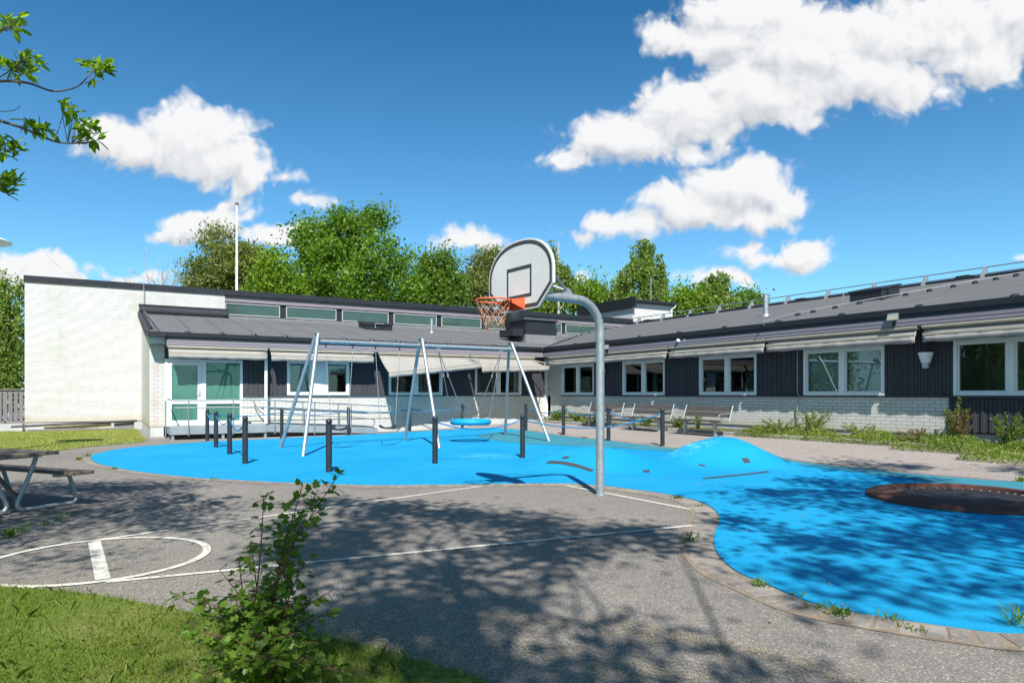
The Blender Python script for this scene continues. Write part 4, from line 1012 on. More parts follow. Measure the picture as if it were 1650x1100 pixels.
def belt(p0, p1, b0_, b1_, hz, label):
    a, b = beam_at(p0) + Vector((0, 0, -.13)), beam_at(p1) + Vector((0, 0, -.13)); c = (a + b) / 2
    t = thing('belt_swing', label, 'swing', (c.x, c.y, hz), group='belt swings on chains'); C = Vector((c.x, c.y, hz))
    s0, s1 = C - bd * .23, C + bd * .23; s0.z = s1.z = hz + .1
    for u, v in ((a, s0), (b, s1)):
        mb = MB(); chain(mb, u - C, v - C); mb.build('chain', 'steel', t)
    mb = MB(); N = 10; vs = []
    for i in range(N + 1):
        q = s0.lerp(s1, i / N) - C; q.z = .10 - .075 * math.sin(PI * i / N) ** .6
        for sd, dz in ((-.085, .0), (.085, .0), (.085, -.04), (-.085, -.04)): vs.append(q + side * sd + Vector((0, 0, dz)))
    fs = [(i * 4 + k, i * 4 + (k + 1) % 4, i * 4 + 4 + (k + 1) % 4, i * 4 + 4 + k) for i in range(N) for k in range(4)] + [(3, 2, 1, 0), (N * 4, N * 4 + 1, N * 4 + 2, N * 4 + 3)]
    mb.add(vs, fs).build('seat', 'rubberblk', t, smooth=True, bevel=.008)
belt(525, 568.6, 536, 564, .50, 'black belt swing on chains nearest the left end of the frame')
belt(605, 644, 609, 640, .49, 'black belt swing on chains hanging beside the middle swing legs')
a, b = beam_at(706.6) + Vector((0, 0, -.13)), beam_at(807) + Vector((0, 0, -.13)); c = a.lerp(b, .5); c.z = .60
t = thing('basket_swing', 'round blue basket swing hanging on four ropes from the right half of the frame', 'swing', c)
ang = [2 * PI * i / 40 for i in range(40)]
mb = MB(); mb.tube([Vector((math.cos(x), math.sin(x), 0)) * .53 for x in ang], .085, 10, closed=True); mb.build('ring', 'ringblue', t, smooth=True)
mb = MB()
for i in range(-5, 6):
    q = i * .085; l = math.sqrt(max(0, .5 ** 2 - q * q))
    for sw_ in (0, 1):
        P_ = [(q, -l, .0), (q, -l * .5, -.07), (q, 0, -.09), (q, l * .5, -.07), (q, l, 0)]; mb.tube([(y, x, z) if sw_ else (x, y, z) for x, y, z in P_], .012, 5)
mb.build('net', 'dkrope', t)
for top_, sg in ((a, -1), (b, 1)):
    for s_ in (-1, 1):
        v = (bd * sg * .42 + side * s_ * .34); v.z = .07; kn = (top_ - c).lerp(v, .0)
        mb = MB(); mid_ = (top_ - c).lerp(v, .35); mb.tube([top_ - c, mid_, v], .013, 6); rp_ = mb.build('rope', 'dkrope', t)
        mb = MB(); mb.tube([mid_ - Vector((0, 0, .05)), mid_ + Vector((0, 0, .05))], .022, 6); mb.tube([v + Vector((0, 0, -.01)), v + Vector((0, 0, .07))], .024, 6); mb.build('thimble', 'galv', rp_)

# --- basketball hoop
base = G(967, 797); hp = thing('basketball_hoop', 'basketball hoop with fan-shaped white backboard on a bent galvanised pole', 'basketball hoop', base)
n_ = Vector((-.81, -.58, 0)).normalized(); wv = Vector((-n_.y, n_.x, 0)); Z = Vector((0, 0, 1))    # n_ faces the court, wv runs along the board
wv = Vector((.58, -.81, 0)).normalized()
PH, RB = 2.725, .42
pts = [Vector((0, 0, -.05)), Vector((0, 0, 1.2)), Vector((0, 0, PH - RB))] + [n_ * (RB - RB * math.cos(x)) + Z * (PH - RB + RB * math.sin(x)) for x in [PI / 2 * i / 9 for i in range(1, 10)]] + [n_ * 1.33 + Z * (PH + .005)]
mb = MB(); mb.tube(pts, .060, 20); mb.build('pole', 'galv', hp, smooth=True)
mb = MB(); mb.lathe([(.075, -.005), (.073, .012), (.062, .016)], (0, 0, 0), 20); mb.build('base_collar', 'galv', hp, smooth=True)
BB = n_ * 1.42; H0 = 2.50
def bp(w, h, o=0): return BB + wv * w + Z * (H0 + h) + n_ * o
half = [(.40, 0), (.70, .27), (.70, .46)] + [(.70 * math.cos(x) ** .85, .46 + .45 * math.sin(x)) for x in [PI / 2 * i / 12 for i in range(1, 12)]] + [(0, .91)]
outl = half + [(-w, h) for w, h in half[::-1][1:]]
def inset(P, d):
    cx, cy = 0, .42; n = len(P); res = []
    for i in range(n):
        a_, b_, c_ = Vector(P[i - 1]), Vector(P[i]), Vector(P[(i + 1) % n]); e1, e2 = (b_ - a_).normalized(), (c_ - b_).normalized(); nn = Vector((-e1.y - e2.y, e1.x + e2.x)); nn.normalize()
        k = nn.dot(Vector((-e1.y, e1.x))); res.append(tuple(b_ + nn * d / max(k, .4)))
    return res
mb = MB(); mb.extr([bp(w, h, 0) for w, h in outl], n_ * -.035); bd_ = mb.build('backboard', 'board', hp, bevel=.004)
o1, o2_ = inset(outl, .022), inset(outl, .068); n = len(o1)
mb = MB(); vs = [bp(w, h, .003) for w, h in o1] + [bp(w, h, .003) for w, h in o2_]; mb.add(vs, [(i, (i + 1) % n, n + (i + 1) % n, n + i) for i in range(n)])
def rect(w0, w1, h0, h1): return mb.add([bp(w0, h0, .003), bp(w1, h0, .003), bp(w1, h1, .003), bp(w0, h1, .003)], [(0, 1, 2, 3)])
rect(-.27, .27, .52, .565); rect(-.27, -.235, .16, .52); rect(.235, .27, .16, .52); rect(-.235, .235, .16, .20)
mb.build('border_line', 'bline', bd_, recalc=False)
RZ = .10
mb = MB(); rc = BB + n_ * .40 + Z * (H0 + RZ); mb.tube([rc + (n_ * math.cos(x) + wv * math.sin(x)) * .228 for x in ang], .0105, 8, closed=True)
rim = mb.build('rim', 'orange', hp, smooth=True)
mb = MB()
mb.extr([bp(-.13, RZ - .10, .004), bp(.13, RZ - .10, .004), bp(.13, RZ + .06, .004), bp(-.13, RZ + .06, .004)], n_ * .012)
for s_ in (-1, 1): mb.extr([bp(.12 * s_, RZ - .09, .017), bp(.12 * s_, RZ + .045, .017), bp(.15 * s_, RZ + .006, .30), bp(.15 * s_, RZ - .012, .28)], wv * .008 * s_)
mb.extr([bp(-.12, RZ + .045, .018), bp(.12, RZ + .045, .018), bp(.15, RZ + .004, .24), bp(-.15, RZ + .004, .24)], Z * .006)
mb.build('rim_bracket', 'orange', hp)
mb = MB(); rows = 6; cols = 12
def npnt(i, k):
    rr = .222 - .022 * i - .0006 * i * i; tw = (k + (i % 2) * .5) / cols * 2 * PI
    return rc + (n_ * math.cos(tw) + wv * math.sin(tw)) * rr - Z * (.02 + .068 * i) + Vector((math.sin(k * 3.1 + i), math.cos(k * 2.3), math.sin(k * 5.7 + i * 2))) * .010 * i / 2
for i in range(rows - 1):
    for k in range(cols):
        if (i, k) in ((3, 2), (4, 2), (2, 7), (4, 7), (4, 8), (3, 11)): continue
        for kk in ((k, k), (k, k - 1) if i % 2 == 0 else (k, k + 1)):
            chain(mb, npnt(i, kk[0]), npnt(i + 1, kk[1] % cols), .0042)
mb.build('net', 'chain', rim)
mb = MB(); j = n_ * .62 + Z * (PH + .10)
for s_ in (-.42, .42): mb.tube([j, bp(s_, .62, -.04)], .016, 8)
mb.build('brace', 'galv', hp, smooth=True)
mb = MB()
for s_ in (-.3, .3): mb.tube([n_ * 1.30 + Z * (PH - .02), bp(s_, .16, -.045)], .014, 8)
mb.extr([n_ * .50 + Z * (PH + .04), n_ * .72 + Z * (PH + .04), n_ * .66 + Z * (PH + .13), n_ * .58 + Z * (PH + .13)], wv * .02); mb.build('mounting_plate', 'galv', hp); mb = MB(); mb.beam(bp(-.3, .29, -.048), bp(.3, .29, -.048), .05, .25, Z); mb.build('mounting_plate', 'galv', hp)

# --- benches: length along x, back towards +y
def make_bench(label):
    t = thing('bench', label, 'bench', group='wooden benches along the right wing')
    for x in (-.62, .62):
        mb = MB(); mb.box(x - .03, -.05, -.05, x + .03, .03, .38); mb.box(x - .03, -.19, .38, x + .03, .20, .415); mb.beam((x, .19, .40), (x, .33, .86), .045, .012, (0, 1, 0)); mb.build('leg', 'steel', t)
    for i in range(3):
        mb = MB(); y = -.22 + i * .145; mb.box(-.93, y, .416, .93, y + .132, .455); mb.build('seat_plank', 'greywood', t, bevel=.006)
    for i in range(2):
        z = .54 + i * .155; y0, y1 = .225 + (z - .45) * .3, .225 + (z + .14 - .45) * .3
        mb = MB(); mb.hexa([(-.93, y0 - .03, z), (.93, y0 - .03, z), (.93, y0 + .005, z), (-.93, y0 + .005, z), (-.93, y1 - .03, z + .145), (.93, y1 - .03, z + .145), (.93, y1 + .005, z + .145), (-.93, y1 + .005, z + .145)]); mb.build('back_plank', 'greywood', t, bevel=.006)
    for x in (-.95, .95):
        mb = MB(); mb.tube(catmull([(x, .20, .43), (x, .0, .435), (x, -.16, .45), (x, -.19, .58), (x, -.12, .635), (x, .10, .64), (x, .28, .64)], 4), .014, 6); mb.tube([(x, .18, .42), (x, .335, .87)], .018, 6); mb.build('armrest', 'galv', t, smooth=True)
    return t
bn = [((-1.22, -5.3), 'weathered wooden bench farthest away, behind the basketball pole'), ((-1.44, -8.0), 'weathered wooden bench in the middle, between two green clumps'), ((-1.58, -10.5), 'weathered wooden bench nearest the camera, behind the blue mound')]
b0 = None
for (X, Y), l in bn:
    w = wor(X, Y); w.z = terrain(w.x, w.y) + .012
    if b0 is None: b0 = make_bench(l); b0.location = w; b0.rotation_euler = (0, 0, TH - PI / 2)
    else: dup(b0, w, TH - PI / 2 - (.06 if Y < -9 else .02), l)

# --- picnic table: x along the length, right end at x = 0
ex = Vector((.915, -.40, 0)).normalized(); ey = Vector((.40, .915, 0))
corner = Vector((-5.49, 8.28, 0)); pt_o = corner - ey * .35
pt = thing('picnic_table', 'dark weathered picnic table on bent steel tube legs at the left edge', 'picnic table', (pt_o.x, pt_o.y, .008), math.atan2(ex.y, ex.x))
for i in range(5):
    mb = MB(); y = -.36 + i * .146; j = random.uniform(0, .02); mb.box(-2.0, y, .685, -j, y + .136, .725); mb.build('table_plank', 'tablewood', pt, bevel=.006)
for s_ in (-1, 1):
    for k in range(2):
        mb = MB(); y = .63 * s_ - .135 + k * .14; mb.box(-2.0, y, .41, .02 + .02 * k, y + .13, .45); mb.build('bench_plank', 'tablewood', pt, bevel=.006)
for x in (-.32, -1.68):
    for s_ in (-1, 1):
        P_ = [(x, .20 * s_ * 1, .66), (x, .14 * s_, .42), (x, .07 * s_, .14), (x, .065 * s_ + .0, .07), (x, .11 * s_, .03), (x, .20 * s_, .025), (x, .62 * s_, .028), (x, .72 * s_, .03), (x, .765 * s_, .06), (x, .76 * s_, .12), (x, .68 * s_, .385)]
        P_ = [(x, p[1], p[2]) for p in P_]
        P_[0] = (x, .28 * s_, .66); P_[1] = (x, .20 * s_, .44)
        mb = MB(); mb.tube(catmull(P_, 4), .026, 10); mb.build('leg', 'galv', pt, smooth=True)
        mb = MB(); mb.box(x - .05, .50 * s_ - (0 if s_ > 0 else .26), .375, x + .05, .50 * s_ + (.26 if s_ > 0 else 0), .408); mb.build('bench_bracket', 'steel', pt)
    mb = MB(); mb.box(x - .025, -.33, .645, x + .025, .33, .684); mb.build('cross_bar', 'steel', pt)
mb = MB(); mb.beam((-.32, .10, .12), (-1.0, 0, .66), .04, .04); mb.build('brace', 'tablewood', pt)

# --- trampoline set into the rubber
tc = Vector((6.08, 9.12, 0)); tc.z = max(mat_h(tc.x + .9 * math.cos(k), tc.y + .9 * math.sin(k)) for k in range(7)) + .016
tr = thing('trampoline', 'round trampoline sunk in the blue surface with a brown rubber ring', 'trampoline', tc)
mb = MB(); N = 72; prof = [(1.21, -.02), (1.20, .018), (1.15, .045), (1.04, .062), (.93, .078), (.885, .08), (.862, .07), (.858, .008)]
vs = [(r * math.cos(2 * PI * k / N), r * math.sin(2 * PI * k / N), z) for r, z in prof for k in range(N)]
mb.add(vs, [(i * N + k, i * N + (k + 1) % N, (i + 1) * N + (k + 1) % N, (i + 1) * N + k) for i in range(len(prof) - 1) for k in range(N)]); mb.build('ring', 'rust', tr, smooth=True)
mb = MB(); mb.lathe([(.862, .004), (.858, .012), (.5, .008), (.01, .006)], (0, 0, 0), 48); mb.build('jump_bed', 'trampbed', tr)
mb = MB()
for k in range(48):
    x = 2 * PI * k / 48; mb.beam((math.cos(x) * .80, math.sin(x) * .80, .016), (math.cos(x) * .845, math.sin(x) * .845, .02), .016, .008)
mb.build('spring', 'galv', tr)

# --- left wall foot: plank and pipe
tag(MB().box(-18.6, 6.45, .10, -16.4, 6.52, .30).build('timber_plank', 'plank'), 'pale timber plank leaning at the foot of the white hall wall', 'plank')
tag(MB().tube([(-19.6, 6.3, .22), (-17.5, 6.33, .30), (-15.5, 6.4, .36)], .045, 8).build('drain_pipe', 'black'), 'black pipe lying along the foot of the white hall wall', 'pipe')
tag(MB().box(-19.1, 6.38, .0, -15.6, 6.44, .09).add([(-16.3, 6.46, .1), (-15.6, 6.46, .08), (-15.6, 6.5, .33), (-16.3, 6.5, .30)], [(0, 1, 2, 3)]).build('edging_board', 'fencewood'), 'low dark edging board between lawn and white hall wall', 'board')
for nme in ('timber_plank', 'drain_pipe', 'edging_board'): o = bpy.data.objects[nme]; o.location = (CX, CY, 0); o.rotation_euler = (0, 0, TH)

# --- fence left of the hall
fz = .28; fn_ = thing('picket_fence', 'grey painted wooden fence of upright slats left of the white wall', 'fence', wor(-19.3, 7.2), TH)
mb = MB(); x = -.02; i = 0
while x > -9:
    mb.box(x - .115, -.012, fz + .12, x, .012, fz + 1.30); x -= .165; i += 1
mb.build('slat_panel', 'fencewood', fn_)
mb = MB(); mb.box(-9, .013, fz + 1.16, 0, .05, fz + 1.25); mb.box(-9, .013, fz + .2, 0, .05, fz + .29); mb.box(-9, -.06, fz + 1.305, 0, .06, fz + 1.34); mb.build('fence_rail', 'fencewood', fn_)
for x in (-.6, -2.8, -5.0, -7.2): mb = MB(); mb.box(x - .05, .052, -.05, x + .05, .15, fz + 1.30); mb.build('fence_post', 'fencewood', fn_)
mb = MB(); mb.box(-9.2, -.22, -.1, -.02, .25, fz + .02); tag(mb.build('low_wall', 'plinth'), 'low pale concrete wall under the grey slat fence', 'wall'); o = bpy.data.objects['low_wall']; o.location = wor(-19.3, 7.2); o.rotation_euler = (0, 0, TH)

# --- flagpole, street lamp
p = at(381.5, 328, 43); fp = thing('flagpole', 'tall white flagpole rising behind the hall roof', 'flagpole', (p.x, p.y, .3))
mb = MB(); mb.tube([(0, 0, 0), (0, 0, p.z * .5), (0, 0, p.z - .4)], [.10, .08, .055], 12); mb.build('pole', 'white', fp, smooth=True)
mb = MB(); mb.lathe([(.05, 0), (.12, .05), (.13, .12), (.07, .2), (.02, .24)], (0, 0, p.z - .4), 12); mb.build('finial', 'fascia', fp, smooth=True)
p = at(-32, 389, 16); sl = thing('street_lamp', 'white saucer-shaped street lamp head at the left edge', 'street lamp', (p.x, p.y, 0))
mb = MB(); mb.tube([(0, 0, 0), (0, 0, p.z)], .045, 10); mb.build('pole', 'galv', sl, smooth=True)
mb = MB(); mb.lathe([(.10, -.06), (.30, -.05), (.62, .0), (.63, .015), (.5, .08), (.25, .13), (.02, .15)], (0, 0, p.z), 28); mb.build('lamp_shade', 'lampwhite', sl, smooth=True)

# --- planting bed kerb
kb = MB(); kpts = polyline_resample(catmull([wor(-.35, -.4), wor(-.9, -.8), wor(-1.0, -3), wor(-1.03, -8), wor(-1.03, -14), wor(-1.05, -16.6), wor(-1.5, -18.2), wor(-2.2, -20), wor(-2.4, -24)], 6), .62)
for a_, b_ in zip(kpts, kpts[1:]):
    d = (b_ - a_).normalized(); s_ = Vector((-d.y, d.x, 0)) * .055; a2, b2 = a_ + d * .008, b_ - d * .008; j = random.uniform(-.012, .012)
    kb.hexa([(q.x, q.y, terrain(q.x, q.y) - .05) for q in (a2 - s_, b2 - s_, b2 + s_, a2 + s_)] + [(q.x + random.uniform(-.012, .012), q.y + random.uniform(-.012, .012), terrain(q.x, q.y) + .10 + j + random.uniform(-.012, .012)) for q in (a2 - s_, b2 - s_, b2 + s_, a2 + s_)])
struct('kerb', kb, 'granite', bevel=.012)
bedpoly = [(p.x, p.y) for p in kpts] + [tuple(wor(-.02, -24)[:2]), tuple(wor(-.02, -.4)[:2])]
sheet('planting_bed', bedpoly, 'soil', terrain, .06, .5)
# ================================================================== VEGETATION
def unit(v): return v / (np.linalg.norm(v, axis=-1, keepdims=True) + 1e-9)
def leafquads(P, size, rg, up=.5, aspect=.55, dirs=None, fold=True):
    "rhombic leaves around points P (n,3)"
    n = len(P); d = unit(rg.normal(0, 1, (n, 3))) if dirs is None else dirs
    nr = unit(rg.normal(0, 1, (n, 3)) + np.array([0, 0, up])); s = unit(np.cross(d, nr)); nr = np.cross(s, d)
    L = (size * rg.uniform(.6, 1.35, n))[:, None]; W = L * aspect
    return np.stack([P, P + d * L * .45 - s * W * .5 + nr * L * .06, P + d * L, P + d * L * .45 + s * W * .5 + nr * L * .06], 1)
def sample_lobes(lobes, n, rg, shell=.55):
    vol = np.array([l[3] * l[4] * l[5] for l in lobes]) ** .75; idx = rg.choice(len(lobes), n, p=vol / vol.sum()); L = np.array(lobes)[idx]
    d = unit(rg.normal(0, 1, (n, 3))); r = np.where(rg.uniform(0, 1, n) < shell, rg.uniform(.80, 1.06, n), rg.uniform(0, 1, n) ** .5)
    return L[:, :3] + d * L[:, 3:] * r[:, None]
def limb(mb, a, b, r0, r1, rg, wob=.08, n=5, seg=5):
    a, b = Vector(a), Vector(b); L = (b - a).length; pts = []
    for i in range(n + 1):
        t = i / n; p = a.lerp(b, t); k = math.sin(PI * t)
        p += Vector((rg.normal(0, wob), rg.normal(0, wob), 0)) * L * k * .6; p.z += -L * .10 * k
        pts.append(p)
    mb.tube(pts, [r0 + (r1 - r0) * (i / n) for i in range(n + 1)], seg, caps=False); return pts
def bg_tree(name, label, D, trunk_px, lobes_px, mat, bark, clumps, per, csig, leaf, style='broad', seed=1, group='trees behind the school', depth=.8, tr=.22, aspect=.6):
    rg = np.random.default_rng(seed)
    base = at(trunk_px, 640, D); base.z = .25
    lobes = []
    for px, py, rx, ry in lobes_px:
        c = at(px, py, D); lobes.append((c.x - base.x, rg.uniform(-.15, .15) * rx * D / F, c.z - base.z, rx * D / F, rx * D / F * depth, ry * D / F))
    t = thing(name, label, 'tree', base, group=group)
    C_ = sample_lobes(lobes, clumps, rg)
    if style == 'birch':
        per2 = per; V = []
        P = C_[:, None, :] + np.concatenate([rg.normal(0, csig * .35, (clumps, per2, 2)), -np.abs(rg.normal(0, csig * 1.9, (clumps, per2, 1)))], 2)
        P = P.reshape(-1, 3); d = unit(np.c_[rg.normal(0, .5, (len(P), 2)), -np.ones(len(P))]); V = leafquads(P, leaf, rg, .2, .7, d)
    elif style == 'pine':
        P = (C_[:, None, :] + rg.normal(0, 1, (clumps, per, 3)) * np.array([csig, csig, csig * .42])).reshape(-1, 3)
        d = unit(rg.normal(0, 1, (len(P), 3)) + np.array([0, 0, .8])); V = leafquads(P, leaf, rg, .3, .32, d)
    else:
        P = (C_[:, None, :] + rg.normal(0, 1, (clumps, per, 3)) * csig * rg.uniform(.6, 1.3, (clumps, 1, 1))).reshape(-1, 3); V = leafquads(P, leaf, rg, .7, aspect)
    np_mesh('crown', V, 4, mat, t)
    mb = MB(); top = max(l[2] + l[5] * .6 for l in lobes); cx = np.mean([l[0] for l in lobes]); 
    tp = [Vector((0, 0, -.3)), Vector((cx * .1, 0, top * .35)), Vector((cx * .5, 0, top * .65)), Vector((cx, 0, top))]
    tpc = catmull(tp, 5); mb.tube(tpc, [tr * (1 - .82 * i / (len(tpc) - 1)) for i in range(len(tpc))], 8)
    for c in C_[rg.choice(clumps, min(clumps, 46), False)]:
        h = max(top * .25, min(top * .9, c[2] - abs(c[0] - cx) * rg.uniform(.3, .8))); k = min(len(tpc) - 1, int(h / top * (len(tpc) - 1))); limb(mb, tpc[k], c, tr * .28, .02, rg)
    mb.build('trunk', bark, t, smooth=True, recalc=False)
    return t
GB = 'trees behind the school'
bg_tree('birch_tree', 'weeping birch with white stems at the far left beyond the slat fence', 36, 15, [(18, 452, 20, 26), (8, 500, 32, 45), (20, 545, 20, 50), (10, 600, 24, 55), (-30, 500, 40, 80), (-30, 600, 40, 60)], 'birch', 'birchbark', 330, 70, .42, .15, 'birch', 2, tr=.16)
bg_tree('pine_tree', 'dark pine with reddish trunk standing behind the flagpole', 50, 382, [(350, 378, 20, 12), (345, 398, 15, 12), (385, 412, 32, 18), (365, 432, 48, 16), (395, 440, 34, 24), (345, 452, 42, 16), (330, 466, 24, 12), (400, 462, 28, 18), (420, 430, 10, 18)], 'pine', 'pinebark', 230, 95, .55, .30, 'pine', 3, tr=.26)
bg_tree('maple_tree', 'slim light green tree between the pine and the large oak', 47, 445, [(446, 418, 14, 20), (440, 445, 22, 25), (455, 470, 26, 25), (425, 475, 20, 20)], 'lime', 'bark', 120, 80, .45, .24, seed=4)
bg_tree('oak_tree', 'largest tree, a broad bright green oak above the middle of the hall roof', 52, 565, [(560, 372, 40, 34), (615, 375, 34, 32), (590, 355, 34, 18), (520, 400, 45, 36), (640, 415, 26, 36), (570, 425, 75, 42), (500, 440, 32, 36), (545, 470, 80, 32), (630, 460, 45, 40), (485, 476, 25, 22), (600, 490, 60, 20)], 'oak', 'bark', 200, 150, .50, .27, seed=5, tr=.42)
oak_ = bpy.data.objects['oak_tree']
for pos_, rz_, l_ in (((-46, 52, .2), 1.2, 'broad tree far beyond the slat fence, behind the weeping birch'), ((-58, 40, .2), 2.5, 'broad tree beyond the back lawn, farthest from the school'), ((-50, 27, .2), 4.0, 'broad tree beyond the back lawn, nearest the meadow')): dup(oak_, pos_, rz_, l_, 'trees beyond the back lawn')
bg_tree('maple_tree', 'mid green tree right of the large oak', 55, 705, [(702, 425, 20, 24), (690, 450, 28, 28), (722, 446, 24, 28), (705, 475, 42, 25), (670, 480, 20, 18)], 'maple', 'bark', 95, 125, .46, .25, seed=6)
bg_tree('pine_tree', 'olive green pine just left of the basketball backboard', 58, 790, [(795, 415, 20, 12), (780, 432, 30, 14), (760, 452, 26, 14), (795, 455, 34, 18), (770, 475, 42, 18), (815, 440, 22, 22), (830, 470, 25, 22)], 'pine', 'pinebark', 170, 95, .55, .32, 'pine', 7)
bg_tree('birch_tree', 'thin sparse birch behind the backboard brace', 50, 900, [(888, 398, 9, 16), (898, 425, 14, 18), (910, 440, 12, 22), (890, 450, 18, 22), (915, 462, 12, 12)], 'birch', 'birchbark', 95, 42, .34, .18, 'birch', 8, tr=.14)
bg_tree('maple_tree', 'low yellow green tree under the bent arm of the basketball pole', 60, 915, [(905, 478, 42, 20), (940, 470, 24, 18), (870, 490, 40, 16), (1000, 478, 20, 18)], 'lime', 'bark', 150, 80, .55, .28, seed=9)
bg_tree('spruce_tree', 'small pointed dark spruce between two birches', 62, 962, [(962, 455, 4, 8), (962, 466, 8, 10), (962, 478, 13, 12), (962, 492, 18, 12)], 'maple', 'bark', 90, 60, .32, .24, seed=10)
bg_tree('birch_tree', 'tall weeping birch rising above the brick roof tower', 54, 1032, [(1035, 397, 18, 14), (1045, 420, 26, 22), (1030, 440, 34, 26), (1052, 455, 24, 28), (1003, 455, 12, 22), (1000, 478, 20, 22), (1040, 480, 45, 20)], 'birch', 'birchbark', 210, 80, .38, .19, 'birch', 11, tr=.2)
bg_tree('maple_tree', 'airy light green tree right of the brick roof tower', 50, 1098, [(1096, 480, 16, 14), (1105, 495, 26, 18), (1085, 505, 14, 12), (1122, 484, 12, 14)], 'lime', 'bark', 80, 55, .42, .25, seed=12)
bg_tree('birch_tree', 'rounded birch above the ridge of the right wing', 50, 1156, [(1158, 445, 14, 12), (1148, 462, 22, 18), (1165, 480, 24, 22), (1145, 492, 26, 20), (1175, 500, 18, 15)], 'birch', 'birchbark', 190, 70, .40, .19, 'birch', 13, tr=.18)
bg_tree('maple_tree', 'low tree at the right end of the tree line above the ridge', 56, 1205, [(1204, 485, 18, 10), (1196, 496, 26, 12), (1216, 497, 12, 10)], 'maple', 'bark', 80, 60, .42, .25, seed=14)
for i_, (x_, y_, px_w) in enumerate([(-27, 4, 1.0), (-24, 10.5, 1.15), (-29, 15, 1.0), (-26, 21, 1.1)]):
    t_ = bg_tree('maple_tree', ['bushy tree on the meadow, nearest of the row beyond the picnic table', 'tallest bushy tree of the meadow row, mirrored in the panes', 'bushy tree of the meadow row behind the tallest one', 'bushy tree at the far end of the meadow row'][i_], 10, 825, [(825, 300, 300 * px_w, 230), (700, 480, 250, 180), (960, 470, 250, 190)], 'maple', 'bark', 130, 70, .42, .30, seed=90 + i_, group='trees on the meadow', tr=.2)
    t_.location = (x_, y_, 0)
def bare_tree(label, D, px, top, spread, seed, n=9):
    rg = np.random.default_rng(seed); b = at(px, 640, D); b.z = .25; t = thing('bare_tree', label, 'tree', b, group='leafless trees above the hall roof'); H_ = at(px, top, D).z - .25
    mb = MB(); wood = []
    def grow(p, d, L, r, k):
        q = p + d * L; m_ = p.lerp(q, .5) + Vector((rg.normal(0, .05), rg.normal(0, .05), 0)) * L; mb.tube([p, m_, q], [r, r * .85, r * .65], 5, caps=False)
        if k == 0: return
        for i in range(3 if k > 1 else 4):
            dd = (d + Vector(rg.normal(0, spread, 3).tolist())).normalized(); dd.z = abs(dd.z) * .8 + .25; grow(p.lerp(q, rg.uniform(.5, 1)), dd.normalized(), L * rg.uniform(.5, .8), r * .55, k - 1)
    grow(Vector((0, 0, 0)), Vector((0, 0, 1)), H_ * .52, .11, 4)
    zt = max(v[2] for v in mb.v); mb.v = [(x * H_ / zt, y * H_ / zt, z * H_ / zt) for x, y, z in mb.v]
    mb.build('trunk', 'greybark', t, recalc=False)
bare_tree('thin leafless tree standing alone above the left part of the hall roof', 44, 165, 408, .28, 21)
bare_tree('leafless tree with pale twigs left of the lightning wire', 48, 238, 428, .5, 22)
bare_tree('widest leafless tree with pale twigs left of the pine', 48, 283, 405, .5, 23)

# --- canopy trees standing behind the camera: their leaves shade the court, seen as shadow and in the panes
SUN_EL, SUN_AZ = R(47), Vector((.12, -.993, 0)).normalized()
def to_h(gx, gy, h):
    k = h / math.tan(SUN_EL); return Vector((gx + SUN_AZ.x * k, gy + SUN_AZ.y * k, h))
def poly_pts(poly_px, dens, rg, extra=()):
    P = np.array([tuple(G(*p)[:2]) for p in poly_px] + list(extra)); lo, hi = P.min(0), P.max(0)
    A = .5 * abs(np.dot(P[:, 0], np.roll(P[:, 1], 1)) - np.dot(P[:, 1], np.roll(P[:, 0], 1))); n = int(A * dens)
    q = rg.uniform(lo, hi, (max(20, int(n * 6)), 2)); ins = np.zeros(len(q), bool); j = len(P) - 1
    for i in range(len(P)):
        a, b = P[i], P[j]; cond = (a[1] > q[:, 1]) != (b[1] > q[:, 1]); ins ^= cond & (q[:, 0] < (b[0] - a[0]) * (q[:, 1] - a[1]) / (b[1] - a[1] + 1e-12) + a[0]); j = i
    return q[ins][:n]
def in_view(P, m=.03): return (P[:, 1] > .2) & (np.abs(P[:, 0]) < (.75 + m) * P[:, 1]) & ((P[:, 2] - EYE) < (.578 + m) * P[:, 1])
def canopy(name, label, root, ground_pts, hr, per, sig, leaf, mat, seed, tr=.2, lean=None):
    rg = np.random.default_rng(seed); C_ = []
    for x, y in ground_pts:
        h = rg.uniform(*hr); C_.append(to_h(x, y, h))
    C_ = np.array([tuple(c) for c in C_]); P = (C_[:, None, :] + rg.normal(0, 1, (len(C_), per, 3)) * np.array([sig, sig, sig * .6]) * rg.uniform(.6, 1.35, (len(C_), 1, 1))).reshape(-1, 3)
    P = P[~in_view(P, .05)]; t = thing(name, label, 'tree', root, group='shade trees behind the camera'); r0 = np.array(tuple(root))
    V = leafquads(P - r0, leaf, rg, 1.2, .6); np_mesh('crown', V, 4, mat, t)
    cm_ = C_.mean(0) - r0; H_ = C_[:, 2].min() - r0[2]; mb = MB(); fork = Vector((cm_[0] * .25, cm_[1] * .25, H_ * .75))
    trunk = catmull([Vector((0, 0, -.2)), fork * .5, fork, Vector((cm_[0] * .6, cm_[1] * .6, H_ * 1.05)), Vector(tuple(cm_))], 4); mb.tube(trunk, [tr * (1 - .88 * i / (len(trunk) - 1)) for i in range(len(trunk))], 10)
    for c in C_[rg.choice(len(C_), min(len(C_), 34), False)] - r0:
        k = int(rg.integers(len(trunk) // 2, len(trunk))); limb(mb, trunk[k], c, tr * .13, .008, rg, .05)
    mb.build('trunk', 'bark', t, smooth=True, recalc=False); return t
rg = np.random.default_rng(31)
